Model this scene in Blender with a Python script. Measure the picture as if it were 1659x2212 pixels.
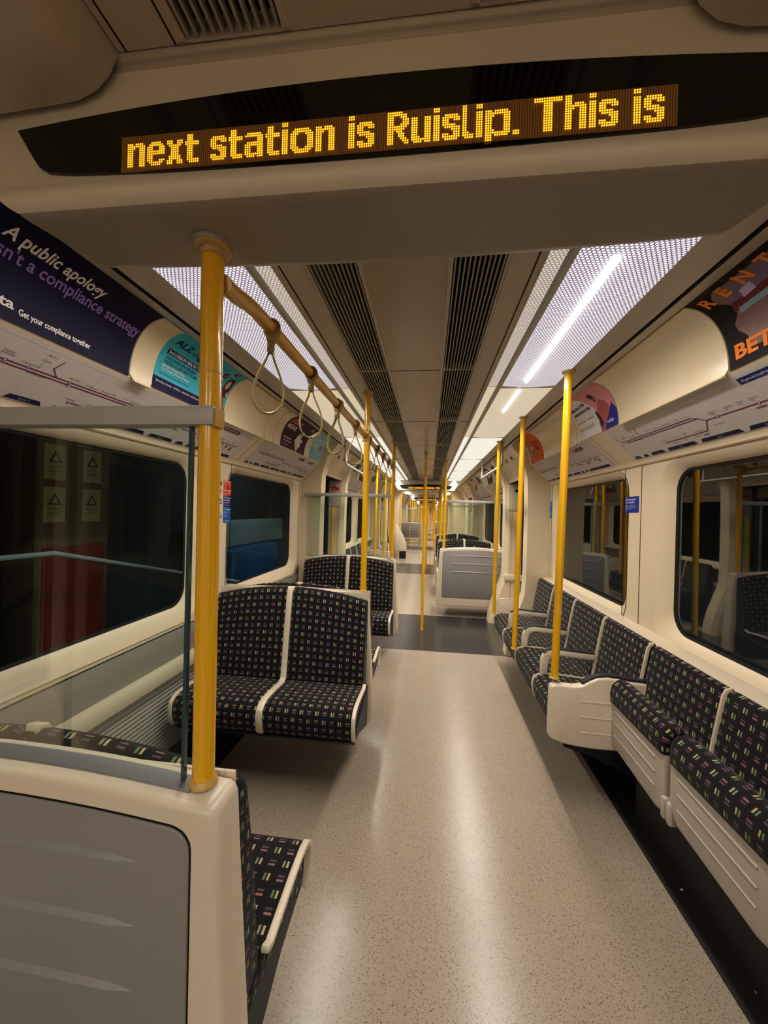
import bpy, bmesh, math, random
from mathutils import Vector, Matrix
random.seed(7)
S = bpy.context.scene
for o in list(bpy.data.objects): bpy.data.objects.remove(o)

# ---------------------------------------------------------------- camera, world, exposure
PW, PH, F = 1659.0, 2212.0, 831.0
YAW, PITCH, ROLL = math.radians(6.72), math.radians(-0.12), math.radians(1.45)
cam_data = bpy.data.cameras.new('camera')
cam = bpy.data.objects.new('camera', cam_data)
S.collection.objects.link(cam)
cy, sy = math.cos(YAW), math.sin(YAW)
f = Vector((-sy, cy, 0)); r = Vector((cy, sy, 0)); u = Vector((0, 0, 1))
f2 = f*math.cos(PITCH) + u*math.sin(PITCH); u2 = -f*math.sin(PITCH) + u*math.cos(PITCH)
r3 = r*math.cos(ROLL) + u2*math.sin(ROLL); u3 = -r*math.sin(ROLL) + u2*math.cos(ROLL)
m = Matrix((r3, u3, -f2)).transposed().to_4x4(); m.translation = Vector((0.09, 0, 1.45))
cam.matrix_world = m
cam_data.sensor_fit = 'VERTICAL'; cam_data.sensor_height = 24.0
cam_data.lens = 24.0*F/PH
cam_data.clip_start = 0.02; cam_data.clip_end = 200
S.camera = cam
S.view_settings.view_transform = 'Standard'; S.view_settings.look = 'None'
S.view_settings.gamma = 1.0; S.view_settings.use_curve_mapping = False
S.view_settings.exposure = 0.0
S.cycles.max_bounces = 8; S.cycles.diffuse_bounces = 5; S.cycles.glossy_bounces = 4
S.cycles.transparent_max_bounces = 12; S.cycles.sample_clamp_indirect = 4.0
w = bpy.data.worlds.new('night'); S.world = w; w.use_nodes = True
w.node_tree.nodes['Background'].inputs[0].default_value = (0.02, 0.025, 0.03, 1)
w.node_tree.nodes['Background'].inputs[1].default_value = 0.4
LIGHT_NEAR = 2.6      # radiance of the perforated light panels
LIGHT_FAR = 1.5
LAMP_W = 5.2          # downlight power of one ceiling lamp (W)
LAMP_SPREAD = 128

# ---------------------------------------------------------------- helpers
col = S.collection
def lin(c):
    return tuple((x/255/12.92 if x/255 <= 0.04045 else ((x/255+0.055)/1.055)**2.4) for x in c) + (1,)
def link(o, parent=None):
    col.objects.link(o)
    if parent is not None: o.parent = parent
    return o
def tag(o, label=None, cat=None, group=None, kind=None):
    if label: o['label'] = label
    if cat: o['category'] = cat
    if group: o['group'] = group
    if kind: o['kind'] = kind
    return o
def empty(name, loc=(0,0,0), rz=0, label=None, cat=None, group=None):
    o = bpy.data.objects.new(name, None); o.location = loc; o.rotation_euler = (0,0,rz)
    o.empty_display_size = 0.1
    link(o); return tag(o, label, cat, group)
def copy_tree(o, parent=None):
    c = o.copy(); col.objects.link(c)
    if parent is not None: c.parent = parent
    for ch in list(o.children): copy_tree(ch, c)
    return c
def dup(root, loc, rz=None, label=None, group=None, cat=None, sx=None):
    c = copy_tree(root); c.location = loc
    if rz is not None: c.rotation_euler = (0,0,rz)
    if sx: c.scale = sx
    if label: c['label'] = label
    if group: c['group'] = group
    return c

class MB:
    def __init__(s): s.v=[]; s.f=[]; s.m=[]; s.uv={}
    def add(s, verts, faces, mat=0, uvs=None):
        b=len(s.v); s.v += [tuple(p) for p in verts]
        for i,fc in enumerate(faces):
            s.f.append([b+k for k in fc]); s.m.append(mat)
            if uvs is not None: s.uv[len(s.f)-1] = uvs[i]
    def box(s, x0,x1,y0,y1,z0,z1, mat=0):
        if x0>x1: x0,x1=x1,x0
        if y0>y1: y0,y1=y1,y0
        if z0>z1: z0,z1=z1,z0
        s.add([(x0,y0,z0),(x1,y0,z0),(x1,y1,z0),(x0,y1,z0),(x0,y0,z1),(x1,y0,z1),(x1,y1,z1),(x0,y1,z1)],
              [(0,3,2,1),(4,5,6,7),(0,1,5,4),(1,2,6,5),(2,3,7,6),(3,0,4,7)], mat)
    def sheetY(s, prof, y0, y1, n=1, mat=0):
        # open sheet swept along Y
        vs=[]; fs=[]; k=len(prof)
        for j in range(n+1):
            y=y0+(y1-y0)*j/n
            for (x,z) in prof: vs.append((x,y,z))
        for j in range(n):
            for i in range(k-1): fs.append((j*k+i, j*k+i+1, (j+1)*k+i+1, (j+1)*k+i))
        s.add(vs,fs,mat)
    def prismY(s, poly, y0, y1, mat=0):
        k=len(poly); vs=[(x,y0,z) for x,z in poly]+[(x,y1,z) for x,z in poly]
        fs=[tuple(range(k)), tuple(range(2*k-1,k-1,-1))]+[(i,i+k,(i+1)%k+k,(i+1)%k) for i in range(k)]
        s.add(vs,fs,mat)
    def prismX(s, poly, x0, x1, mat=0):
        k=len(poly); vs=[(x0,y,z) for y,z in poly]+[(x1,y,z) for y,z in poly]
        fs=[tuple(range(k)), tuple(range(2*k-1,k-1,-1))]+[(i,i+k,(i+1)%k+k,(i+1)%k) for i in range(k)]
        s.add(vs,fs,mat)
    def prismZ(s, poly, z0, z1, mat=0):
        k=len(poly); vs=[(x,y,z0) for x,y in poly]+[(x,y,z1) for x,y in poly]
        fs=[tuple(range(k)), tuple(range(2*k-1,k-1,-1))]+[(i,i+k,(i+1)%k+k,(i+1)%k) for i in range(k)]
        s.add(vs,fs,mat)
    def tube(s, pts, rad, seg=16, mat=0, caps=True, radii=None, flat=None):
        pts=[Vector(p) for p in pts]; n=len(pts); vs=[]; fs=[]
        up=None
        for i,p in enumerate(pts):
            d=(pts[min(i+1,n-1)]-pts[max(i-1,0)])
            if flat=='closed': d=pts[(i+1)%n]-pts[(i-1)%n]
            d.normalize()
            if up is None:
                up=Vector((0,0,1)) if abs(d.z)<.9 else Vector((1,0,0))
            a=d.cross(up); 
            if a.length<1e-5: a=d.cross(Vector((0,1,0)))
            a.normalize(); b=a.cross(d).normalized(); up=b
            rr=radii[i] if radii else rad
            ra,rb=(rr if isinstance(rr,tuple) else (rr,rr))
            for k in range(seg):
                t=2*math.pi*k/seg; vs.append(p+a*math.cos(t)*ra+b*math.sin(t)*rb)
        m_=n if flat=='closed' else n-1
        for i in range(m_):
            j=(i+1)%n
            for k in range(seg):
                k2=(k+1)%seg; fs.append((i*seg+k,i*seg+k2,j*seg+k2,j*seg+k))
        if caps and flat!='closed':
            fs.append(tuple(range(seg-1,-1,-1))); fs.append(tuple((n-1)*seg+k for k in range(seg)))
        s.add(vs,fs,mat)
    def padX(s, prof, x0, x1, r=.012, mat=0, zmod=None, nx=6, steps=4):
        # closed profile (y,z) swept along X with rounded ends; UV in metres along the outline
        k=len(prof); P=[Vector(p) for p in prof]
        area=sum(P[i].x*P[(i+1)%k].y-P[(i+1)%k].x*P[i].y for i in range(k))
        sg=1 if area>0 else -1
        N=[]
        for i in range(k):
            d=(P[(i+1)%k]-P[i-1]); d.normalize(); N.append(Vector((-d.y,d.x))*sg)
        arc=[0]
        for i in range(k): arc.append(arc[-1]+(P[(i+1)%k]-P[i]).length)
        xs=[]
        for j in range(steps+1):
            t=j/steps*math.pi/2; xs.append((x0+r*(1-math.sin(t)), r*(1-math.cos(t)) ))
        xs=[(x0+r*(1-math.cos(j/steps*math.pi/2)), r*(1-math.sin(j/steps*math.pi/2))) for j in range(steps+1)]
        mid=[(x0+r+(x1-x0-2*r)*j/nx,0) for j in range(1,nx)]
        xs=xs+mid+[(x1-(x-x0),ins) for x,ins in reversed(xs)]
        vs=[]
        for x,ins in xs:
            for i in range(k):
                y,z=P[i]+N[i]*ins
                if zmod: z=zmod(x,z)
                vs.append((x,y,z))
        fs=[];uv=[]
        for j in range(len(xs)-1):
            for i in range(k):
                i2=(i+1)%k
                fs.append((j*k+i,(j+1)*k+i,(j+1)*k+i2,j*k+i2))
                uv.append([(xs[j][0],arc[i]),(xs[j+1][0],arc[i]),(xs[j+1][0],arc[i+1]),(xs[j][0],arc[i+1])])
        fs.append(tuple(range(k))); uv.append([(p.x+.011,p.y) for p in P])
        b=(len(xs)-1)*k; fs.append(tuple(b+i for i in range(k-1,-1,-1))); uv.append([(P[i].x+.011,P[i].y) for i in range(k-1,-1,-1)])
        s.add(vs,fs,mat,uv)
    def build(s, name, mats, parent=None, bevel=0, sharp=35, xf=None, seg=2, smooth=True, doubles=True):
        if not isinstance(mats,(list,tuple)): mats=[mats]
        me=bpy.data.meshes.new(name); me.from_pydata(s.v,[],s.f)
        for mm in mats: me.materials.append(mm)
        for i,p in enumerate(me.polygons): p.material_index=s.m[i]
        ul=me.uv_layers.new(name='UVMap')
        for i,p in enumerate(me.polygons):
            if i in s.uv:
                for li,c in zip(p.loop_indices,s.uv[i]): ul.data[li].uv=c
            else:
                n=p.normal; a=max(range(3),key=lambda q:abs(n[q]))
                for li in p.loop_indices:
                    c=me.vertices[me.loops[li].vertex_index].co
                    ul.data[li].uv=((c.y,c.z),(c.x,c.z),(c.x,c.y))[a]
        bm=bmesh.new(); bm.from_mesh(me)
        if doubles: bmesh.ops.remove_doubles(bm,verts=bm.verts,dist=1e-5)
        if bevel:
            bmesh.ops.recalc_face_normals(bm,faces=bm.faces)
            es=[e for e in bm.edges if len(e.link_faces)==2 and e.calc_face_angle(0)>math.radians(30)]
            bmesh.ops.bevel(bm,geom=es,offset=bevel,segments=seg,profile=.5,affect='EDGES',clamp_overlap=True)
        if smooth:
            for fc in bm.faces: fc.smooth=True
            for e in bm.edges:
                e.smooth = not (len(e.link_faces)==2 and e.calc_face_angle(0)>math.radians(sharp))
        bm.to_mesh(me); bm.free()
        o=bpy.data.objects.new(name,me)
        if xf is not None: me.transform(xf)
        return link(o,parent)

# ---------------------------------------------------------------- node materials
class NT:
    def __init__(s,name):
        s.m=bpy.data.materials.new(name); s.m.use_nodes=True; s.t=s.m.node_tree
        s.t.nodes.clear(); s.out=s.n('ShaderNodeOutputMaterial')
    def n(s,k,**kw):
        x=s.t.nodes.new(k)
        for a,b in kw.items(): setattr(x,a,b)
        return x
    def l(s,a,b): s.t.links.new(a,b)
    def val(s,sock,v):
        if isinstance(v,bpy.types.NodeSocket): s.l(v,sock)
        else: sock.default_value=v
    def math(s,op,a,b=0,c=0):
        x=s.n('ShaderNodeMath',operation=op); s.val(x.inputs[0],a); s.val(x.inputs[1],b); s.val(x.inputs[2],c); return x.outputs[0]
    def mix(s,fac,a,b):
        x=s.n('ShaderNodeMix',data_type='RGBA'); s.val(x.inputs[0],fac); s.val(x.inputs[6],a); s.val(x.inputs[7],b); return x.outputs[2]
    def bsdf(s,colr,rough=.5,metal=0,bump=None,bs=.1,coat=0,spec=.5,bd=.002):
        b=s.n('ShaderNodeBsdfPrincipled'); s.val(b.inputs['Base Color'],colr); s.val(b.inputs['Roughness'],rough)
        b.inputs['Metallic'].default_value=metal; b.inputs['Coat Weight'].default_value=coat; b.inputs['Specular IOR Level'].default_value=spec
        if bump is not None:
            bn=s.n('ShaderNodeBump'); bn.inputs['Strength'].default_value=bs; bn.inputs['Distance'].default_value=bd
            s.l(bump,bn.inputs['Height']); s.l(bn.outputs[0],b.inputs['Normal'])
        s.l(b.outputs[0],s.out.inputs[0]); return b
    def noise(s,scale,detail=2,obj=True,rough=.5):
        t=s.n('ShaderNodeTexCoord'); x=s.n('ShaderNodeTexNoise'); s.l(t.outputs['Object' if obj else 'UV'],x.inputs['Vector'])
        x.inputs['Scale'].default_value=scale; x.inputs['Detail'].default_value=detail; x.inputs['Roughness'].default_value=rough; return x.outputs['Fac']

def plastic(name,rgb,rough=.4,var=.06,scale=3,coat=0,bs=.05,spec=.5):
    t=NT(name); nz=t.noise(scale,3); c=lin(rgb); d=tuple(x*(1-var*2) for x in c[:3])+(1,)
    r_=t.math('ADD',t.math('MULTIPLY',nz,.15),rough-.07)
    t.bsdf(t.mix(nz,c,d),r_,bump=t.noise(400,2),bs=bs,coat=coat,spec=spec,bd=.0004); return t.m
def emit(name,rgb,st):
    t=NT(name); e=t.n('ShaderNodeEmission'); e.inputs[0].default_value=lin(rgb); e.inputs[1].default_value=st
    t.l(e.outputs[0],t.out.inputs[0]); return t.m
def flat(name,rgb,rough=.5,spec=.3): 
    t=NT(name); nz=t.noise(60,2); c=lin(rgb); d=tuple(x*.88 for x in c[:3])+(1,)
    t.bsdf(t.mix(nz,c,d),rough,spec=spec); return t.m

M={}
M['cream']=plastic('wall_cream',(214,196,166),.32,.03,2,bs=.03)
M['ceil']=plastic('ceiling_panel',(176,165,148),.30,.04,2,bs=.04)
M['ceilc']=plastic('ceiling_centre_metal',(160,148,126),.26,.05,2,bs=.04)
M['fascia']=plastic('display_fascia',(222,212,196),.36,.03,4,bs=.1)
M['tray']=plastic('display_tray_shaded',(140,129,114),.42,.04,4,bs=.15)  # shade on the display's underside put into a darker casing colour
M['white']=plastic('seat_shell_white',(206,192,170),.28,.03,3,bs=.03)
M['grey']=plastic('seat_panel_grey',(128,124,122),.42,.05,6,bs=.25)
M['ledge']=plastic('wall_ledge',(196,182,158),.3,.03,3)
M['wgrey']=plastic('wall_panel_grey',(150,144,134),.45,.05,4,bs=.2)
M['map']=plastic('map_paper',(214,206,200),.35,.02,3,bs=.01)
M['blank']=plastic('poster_cover',(214,196,162),.22,.03,2,bs=.01)
M['yellow']=plastic('pole_yellow',(224,166,10),.2,.05,5,coat=.4,bs=.0)
M['yellowrail']=plastic('rail_yellow',(186,134,18),.24,.06,5,coat=.3,bs=.02)
M['strap']=plastic('strap_rubber',(164,146,84),.42,.06,8,bs=.1)
M['strapdark']=plastic('strap_buckle',(128,96,44),.4,.06,8)
M['black']=flat('black_rubber',(14,14,16),.5)
M['gap']=flat('dark_gap',(20,18,16),.7,.1)
M['vent']=plastic('vent_slat',(150,142,130),.35,.05,5)
M['ventdark']=flat('vent_dark',(12,12,13),.8,.1)
M['steel']=plastic('brushed_steel',(168,166,162),.35,.05,8)
M['railgrey']=plastic('rail_grey',(160,158,156),.4,.04,5,bs=.15)
M['navy']=flat('seat_base_navy',(18,20,34),.5)
M['armblack']=flat('armrest_pad',(26,26,32),.55)
M['plinth']=flat('plinth_black',(30,28,26),.6)
M['gasket']=flat('window_rubber',(22,22,26),.45)
M['doorblue']=flat('door_rubber_blue',(40,46,66),.5)
M['collar']=plastic('pole_collar',(186,150,80),.35)
M['tube']=emit('lamp_tube',(245,248,255),9.0)
M['ledon']=emit('led_amber',(255,166,30),2.3)
M['ledbright']=emit('led_core',(255,214,70),2.6)

def floor_mat(name,base,speck,amount,rough):
    t=NT(name); tc=t.n('ShaderNodeTexCoord')
    v=t.n('ShaderNodeTexVoronoi'); t.l(tc.outputs['Object'],v.inputs['Vector']); v.inputs['Scale'].default_value=190
    nz=t.n('ShaderNodeTexNoise'); t.l(tc.outputs['Object'],nz.inputs['Vector']); nz.inputs['Scale'].default_value=130; nz.inputs['Detail'].default_value=2
    big=t.n('ShaderNodeTexNoise'); t.l(tc.outputs['Object'],big.inputs['Vector']); big.inputs['Scale'].default_value=3.2; big.inputs['Detail'].default_value=4
    thr=t.math('ADD',t.math('MULTIPLY',nz.outputs['Fac'],.75),amount-.37)
    sp=t.math('LESS_THAN',v.outputs['Distance'],thr)
    fine=t.n('ShaderNodeTexNoise'); t.l(tc.outputs['Object'],fine.inputs['Vector']); fine.inputs['Scale'].default_value=450
    b0=lin(base); b1=tuple(x*.84 for x in b0[:3])+(1,)
    c=t.mix(t.math('ADD',t.math('MULTIPLY',big.outputs['Fac'],.9),t.math('MULTIPLY',fine.outputs['Fac'],.3)),b0,b1)
    c=t.mix(t.math('MULTIPLY',sp,.8),c,lin(speck))
    rr=t.math('ADD',t.math('MULTIPLY',big.outputs['Fac'],.10),rough-.05)
    t.bsdf(c,rr,bump=fine.outputs['Fac'],bs=.12,bd=.001,spec=.55); return t.m
M['floor']=floor_mat('floor_speckled_light',(150,137,119),(44,37,32),.25,.19)
M['floordark']=floor_mat('floor_speckled_dark',(44,42,41),(120,116,108),.10,.22)

def fabric():
    t=NT('moquette'); tc=t.n('ShaderNodeTexCoord'); sx=t.n('ShaderNodeSeparateXYZ'); t.l(tc.outputs['UV'],sx.inputs[0])
    P=.0395
    a=t.math('DIVIDE',sx.outputs[0],P); b=t.math('DIVIDE',sx.outputs[1],P)
    ca=t.math('FLOOR',a); cb=t.math('FLOOR',b); fa=t.math('FRACT',a); fb=t.math('FRACT',b)
    par=t.math('MODULO',t.math('ABSOLUTE',t.math('ADD',ca,cb)),2)
    par=t.math('GREATER_THAN',par,.5)
    # along / across swap
    u_=t.mix(par,fa,fb); v_=t.mix(par,fb,fa)
    su=t.n('ShaderNodeSeparateColor'); t.l(u_,su.inputs[0]); sv=t.n('ShaderNodeSeparateColor'); t.l(v_,sv.inputs[0])
    uu=su.outputs[0]; vv=sv.outputs[0]
    def bar(c,w): return t.math('LESS_THAN',t.math('ABSOLUTE',t.math('SUBTRACT',uu,c)),w)
    ln=t.math('LESS_THAN',t.math('ABSOLUTE',t.math('SUBTRACT',vv,.5)),.24)
    b1=t.math('MULTIPLY',bar(.36,.075),ln); b2=t.math('MULTIPLY',bar(.64,.075),ln)
    cx=t.n('ShaderNodeCombineXYZ'); t.l(ca,cx.inputs[0]); t.l(cb,cx.inputs[1])
    wn=t.n('ShaderNodeTexWhiteNoise',noise_dimensions='3D'); t.l(cx.outputs[0],wn.inputs['Vector'])
    w_=wn.outputs['Value']
    vert1=t.mix(w_,lin((186,170,84)),lin((190,180,140))); vert2=t.mix(w_,lin((84,124,88)),lin((150,150,120)))
    hor1=t.mix(w_,lin((164,112,104)),lin((128,94,98))); hor2=t.mix(w_,lin((86,64,66)),lin((104,90,92)))
    c1=t.mix(par,vert1,hor1); c2=t.mix(par,vert2,hor2)
    wear=t.noise(5,3); thread=t.noise(900,1,obj=False)
    base=t.mix(wear,lin((15,13,18)),lin((22,19,22)))
    # faint woven squares
    edge=t.math('GREATER_THAN',t.math('MAXIMUM',t.math('ABSOLUTE',t.math('SUBTRACT',fa,.5)),t.math('ABSOLUTE',t.math('SUBTRACT',fb,.5))),.42)
    base=t.mix(t.math('MULTIPLY',edge,.5),base,lin((12,11,14)))
    c=t.mix(t.math('MULTIPLY',b1,.92),base,c1); c=t.mix(t.math('MULTIPLY',b2,.9),c,c2)
    c=t.mix(t.math('MULTIPLY',thread,.45),c,lin((10,10,12)))
    bs=t.bsdf(c,.92,bump=thread,bs=.4,spec=.15,bd=.001)
    bs.inputs['Sheen Weight'].default_value=.05
    return t.m
M['fabric']=fabric()

def light_panel(name,hole,mesh,st,pitch=.0125,dotr=.37):
    # perforated metal lamp cover: bright holes in a paler mesh, all of it lit from the tubes above
    t=NT(name); tc=t.n('ShaderNodeTexCoord'); sx=t.n('ShaderNodeSeparateXYZ'); t.l(tc.outputs['UV'],sx.inputs[0])
    a=t.math('DIVIDE',sx.outputs[1],pitch*1.55); b=t.math('DIVIDE',sx.outputs[0],pitch)
    def d(ox,oy):
        fa=t.math('SUBTRACT',t.math('FRACT',t.math('ADD',a,ox)),.5); fb=t.math('SUBTRACT',t.math('FRACT',t.math('ADD',b,oy)),.5)
        fa=t.math('MULTIPLY',fa,1.732)
        return t.math('SQRT',t.math('ADD',t.math('MULTIPLY',fa,fa),t.math('MULTIPLY',fb,fb)))
    dd=t.math('MINIMUM',d(0,0),d(.5,.5))
    h=t.math('LESS_THAN',dd,dotr)
    c=t.mix(h,lin(mesh),lin(hole))
    e=t.n('ShaderNodeEmission'); t.l(c,e.inputs[0]); e.inputs[1].default_value=st
    g=t.n('ShaderNodeBsdfDiffuse'); g.inputs[0].default_value=(.25,.24,.23,1)
    ad=t.n('ShaderNodeAddShader'); t.l(e.outputs[0],ad.inputs[0]); t.l(g.outputs[0],ad.inputs[1]); t.l(ad.outputs[0],t.out.inputs[0])
    return t.m
M['lamp0']=light_panel('lamp_cover_perforated',(250,242,244),(96,82,112),LIGHT_NEAR*.40)
M['lampn']=light_panel('lamp_cover_strip',(228,216,204),(140,126,118),LIGHT_NEAR*.34)
M['lamp1']=light_panel('lamp_cover_warm',(244,228,196),(214,194,160),LIGHT_FAR*.5,.012,.4)
M['lamp2']=light_panel('lamp_cover_cool',(244,240,226),(232,224,208),LIGHT_FAR*.66,.02,.4)

def glass(name,tint,rough=0.0,ior=1.45,k=1):
    t=NT(name); fr=t.n('ShaderNodeFresnel'); fr.inputs[0].default_value=ior
    a=t.n('ShaderNodeBsdfTransparent'); a.inputs[0].default_value=tint
    g=t.n('ShaderNodeBsdfGlossy'); g.inputs[1].default_value=rough; g.inputs[0].default_value=(1,1,1,1)
    mx=t.n('ShaderNodeMixShader'); t.l(fr.outputs[0],mx.inputs[0]); t.l(a.outputs[0],mx.inputs[1]); t.l(g.outputs[0],mx.inputs[2])
    t.l(mx.outputs[0],t.out.inputs[0])
    if k!=1: t.l(t.math('MULTIPLY',fr.outputs[0],k),mx.inputs[0])
    return t.m
M['glass']=glass('window_glass',(.72,.82,.84,1),.02,1.45,.16)
M['screenglass']=glass('screen_glass',(.90,.945,.925,1),.0,1.3,.25)
M['glassedge']=flat('glass_edge_teal',(30,62,70),.15,.8)
M['smoke']=glass('display_window',(.30,.30,.32,1),.03,1.5)

def led_matrix():
    t=NT('led_matrix_board'); tc=t.n('ShaderNodeTexCoord'); sx=t.n('ShaderNodeSeparateXYZ'); t.l(tc.outputs['UV'],sx.inputs[0])
    a=t.math('FRACT',t.math('DIVIDE',sx.outputs[0],.0035))
    g=t.math('LESS_THAN',a,.22)
    c=t.mix(g,lin((74,48,24)),lin((16,10,8)))
    b=t.bsdf(c,.6)
    t.val(b.inputs['Emission Color'],t.mix(g,lin((120,66,14)),(0,0,0,1))); b.inputs['Emission Strength'].default_value=.32
    return t.m
M['led']=led_matrix()

# ---------------------------------------------------------------- geometry constants
ZC=2.18
def bez(P,n):
    out=[]
    for i in range(n+1):
        t=i/n; q=(1-t)
        out.append(tuple(q**3*P[0][k]+3*q*q*t*P[1][k]+3*q*t*t*P[2][k]+t**3*P[3][k] for k in (0,1)))
    return out
COVE=bez([(.935,2.175),(1.03,2.172),(1.085,2.07),(1.087,1.95)],14)
CARC=[0]
for i in range(14): CARC.append(CARC[-1]+math.dist(COVE[i],COVE[i+1]))
def cove(sv, off=0):
    """point on the cove, sv metres of arc down from the top; off moves it into the cabin"""
    sv=max(0,min(CARC[-1],sv))
    for i in range(14):
        if sv<=CARC[i+1] or i==13:
            t=(sv-CARC[i])/(CARC[i+1]-CARC[i]); a,b=COVE[i],COVE[i+1]
            x=a[0]+(b[0]-a[0])*t; z=a[1]+(b[1]-a[1])*t
            d=Vector((b[0]-a[0],b[1]-a[1])).normalized()
            return x+d.y*off, z-d.x*off
CL=CARC[-1]
MT,MBm=(1.092,1.945),(1.27,1.78)      # map panel top and bottom edge (x,z)
ML=math.dist(MT,MBm)
def mapp(v, off=0):
    """v metres up from the bottom edge of the map panel"""
    t=v/ML; x=MBm[0]+(MT[0]-MBm[0])*t; z=MBm[1]+(MT[1]-MBm[1])*t
    d=Vector((MT[0]-MBm[0],MT[1]-MBm[1]))/ML
    return x-d.y*off, z+d.x*off
CARS=[0.0,15.65,31.3]
BAYS=[(.62,4.05),(5.42,9.06)]
ENDS=[(-2.5,-.83),(10.85,12.25)]
VEST=[(-.83,.62),(4.05,5.42),(9.06,10.85)]
YEND=46.0; YBACK=-3.4

# ---------------------------------------------------------------- floor
b=MB(); b.box(-1.4,1.4,YBACK,YEND,-.06,0); fl=b.build('floor',M['floor']); tag(fl,kind='structure')
for k,c in enumerate(CARS):
    for (a0,a1) in VEST:
        y0,y1=a0+c+(0 if a0>0 else .0),a1+c
        b=MB(); b.box(-1.36,1.36,y0+.0,y1+(.02 if a0<9 else -.1),.0,.003)
        o=b.build('floor_doorway',M['floordark']); tag(o,kind='structure')
b=MB()
for c in CARS:
    for (a0,a1) in BAYS+ENDS:
        for s in (-1,1): b.box(s*1.045,s*1.4,max(a0+c,YBACK),a1+c,.0,.006)
tag(b.build('floor_edge_strip',M['plinth']),kind='structure')

# ---------------------------------------------------------------- ceiling
b=MB()
b.sheetY([(-.13,ZC),(.13,ZC)],YBACK,YEND,1,0)
for s in (-1,1):
    b.sheetY([(s*.305,ZC),(s*.40,ZC-.002)],YBACK,YEND,1,1)
    b.sheetY([(s*.775,ZC-.003),(s*.79,ZC-.006),(s*.872,ZC-.012)],YBACK,YEND,1,1)
    b.sheetY([(s*.872,ZC-.012),(s*.872,ZC-.004),(s*.878,ZC-.004),(s*.878,ZC-.014),(s*.886,ZC-.016)],YBACK,YEND,1,2)
    b.sheetY([(s*.886,ZC-.016),(s*.905,ZC-.014),(s*.94,ZC-.006)],YBACK,YEND,1,1)
b.box(-1.45,1.45,YBACK,YEND,ZC+.09,ZC+.12,1)
for s in (-1,1):
    for x in (.13,.305,.40,.775): b.box(s*x-.002,s*x+.002,YBACK,YEND,ZC-.004,ZC+.09,1)
ce=b.build('ceiling',[M['ceilc'],M['ceil'],M['gap']],doubles=False); tag(ce,kind='structure')
# hairline joints between the ceiling plates
b=MB(); y=.87
while y<YEND:
    b.box(-.13,.13,y,y+.003,ZC-.0015,ZC+.001); y+=1.12
for s in (-1,1):
    y=.87
    while y<YEND:
        b.box(s*.31,s*.398,y,y+.002,ZC-.003,ZC-.001); y+=2.24
    b.box(s*.376,s*.380,YBACK,YEND,ZC-.0035,ZC)
tag(b.build('trim_1',M['gap']),kind='structure')

ORD=['nearest','second','third','fourth','fifth','sixth','seventh','eighth','ninth','tenth']
# ceiling vents: slatted grilles either side of the centre plate
def make_vent(L):
    e=empty('ceiling_vent')
    b=MB(); b.box(-.088,.088,0,L,.03,.034); b.build('vent_duct',M['ventdark'],e)
    b=MB()
    for i in range(11):
        x=-.070+i*.0140; b.box(x-.0024,x+.0024,.004,L-.004,-.001,.014)
    b.build('slats',M['vent'],e,bevel=.001,seg=1)
    b=MB(); b.box(-.088,.088,0,.004,-.001,.03); b.box(-.088,.088,L-.004,L,-.001,.03)
    b.box(-.088,-.076,0,L,-.001,.03); b.box(.076,.088,0,L,-.001,.03)
    b.build('vent_frame',M['ceil'],e)
    return e
v0=make_vent(1.12); vn=make_vent(1.125)
for s,side in ((-1,'left'),(1,'right')):
    o = vn if s<0 else copy_tree(vn)
    o.location=(s*.2175,-.58,ZC-.026)
    tag(o,'unlit slatted ceiling vent on the camera side of the big display, %s one'%side,'ceiling vent')
    k=0; y=.87
    while y<YEND-1:
        o = v0 if (k==0 and s<0) else copy_tree(v0)
        o.location=(s*.2175,y,ZC)
        if k<5: tag(o,'long slatted ceiling vent %s of centre line, %s beyond the big display'%(side,ORD[k]),'ceiling vent')
        else: tag(o,'small far slatted ceiling vent deep down the train on the %s'%side,'ceiling vent','far vents on the %s'%side)
        k+=1; y+=1.12

# ceiling lights
def make_light(L,mat,bar=True):
    # local x: outboard positive, 0 at x=.40
    e=empty('ceiling_light')
    b=MB(); n=8; prof=[(.078+.292*i/n, -.004-.010*math.sin(math.pi*i/n)) for i in range(n+1)]
    b.sheetY(prof,.008,L-.008); b.build('diffuser',M[mat],e)
    b=MB(); b.sheetY([(.004,-.001),(.05,-.006)],.004,L-.004)
    b.build('side_diffuser',M['lampn' if mat=='lamp0' else mat],e)
    b=MB(); b.prismY([(.05,-.008),(.058,-.016),(.074,-.016),(.08,-.006),(.078,.02),(.05,.02)],0,L)
    b.box(.078,.372,0,.010,-.012,.02); b.box(.078,.372,L-.010,L,-.012,.02)
    b.build('light_frame',M['steel'],e,sharp=30)
    b=MB(); b.box(.0,.375,0,L,.03,.034); b.build('housing',M['ceil'],e)
    return e
LL=1.48
def downlight(parent,L,power,y=None,spread=LAMP_SPREAD):
    ld=bpy.data.lights.new('lamp_light','AREA'); ld.shape='RECTANGLE'; ld.size=.07; ld.size_y=L-.1
    ld.energy=power; ld.color=(1.0,.92,.81); ld.spread=math.radians(spread)
    lo=bpy.data.objects.new('lamp_light',ld); lo.location=(.225,L/2 if y is None else y,-.024); link(lo,parent)
protos={m_:make_light(LL,m_) for m_ in ('lamp0','lamp1','lamp2')}
b=MB(); b.tube([(.185,.35,-.020),(.185,LL-.12,-.020)],.0085,10)
tube_local=b
k=-3; used=set()
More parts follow.
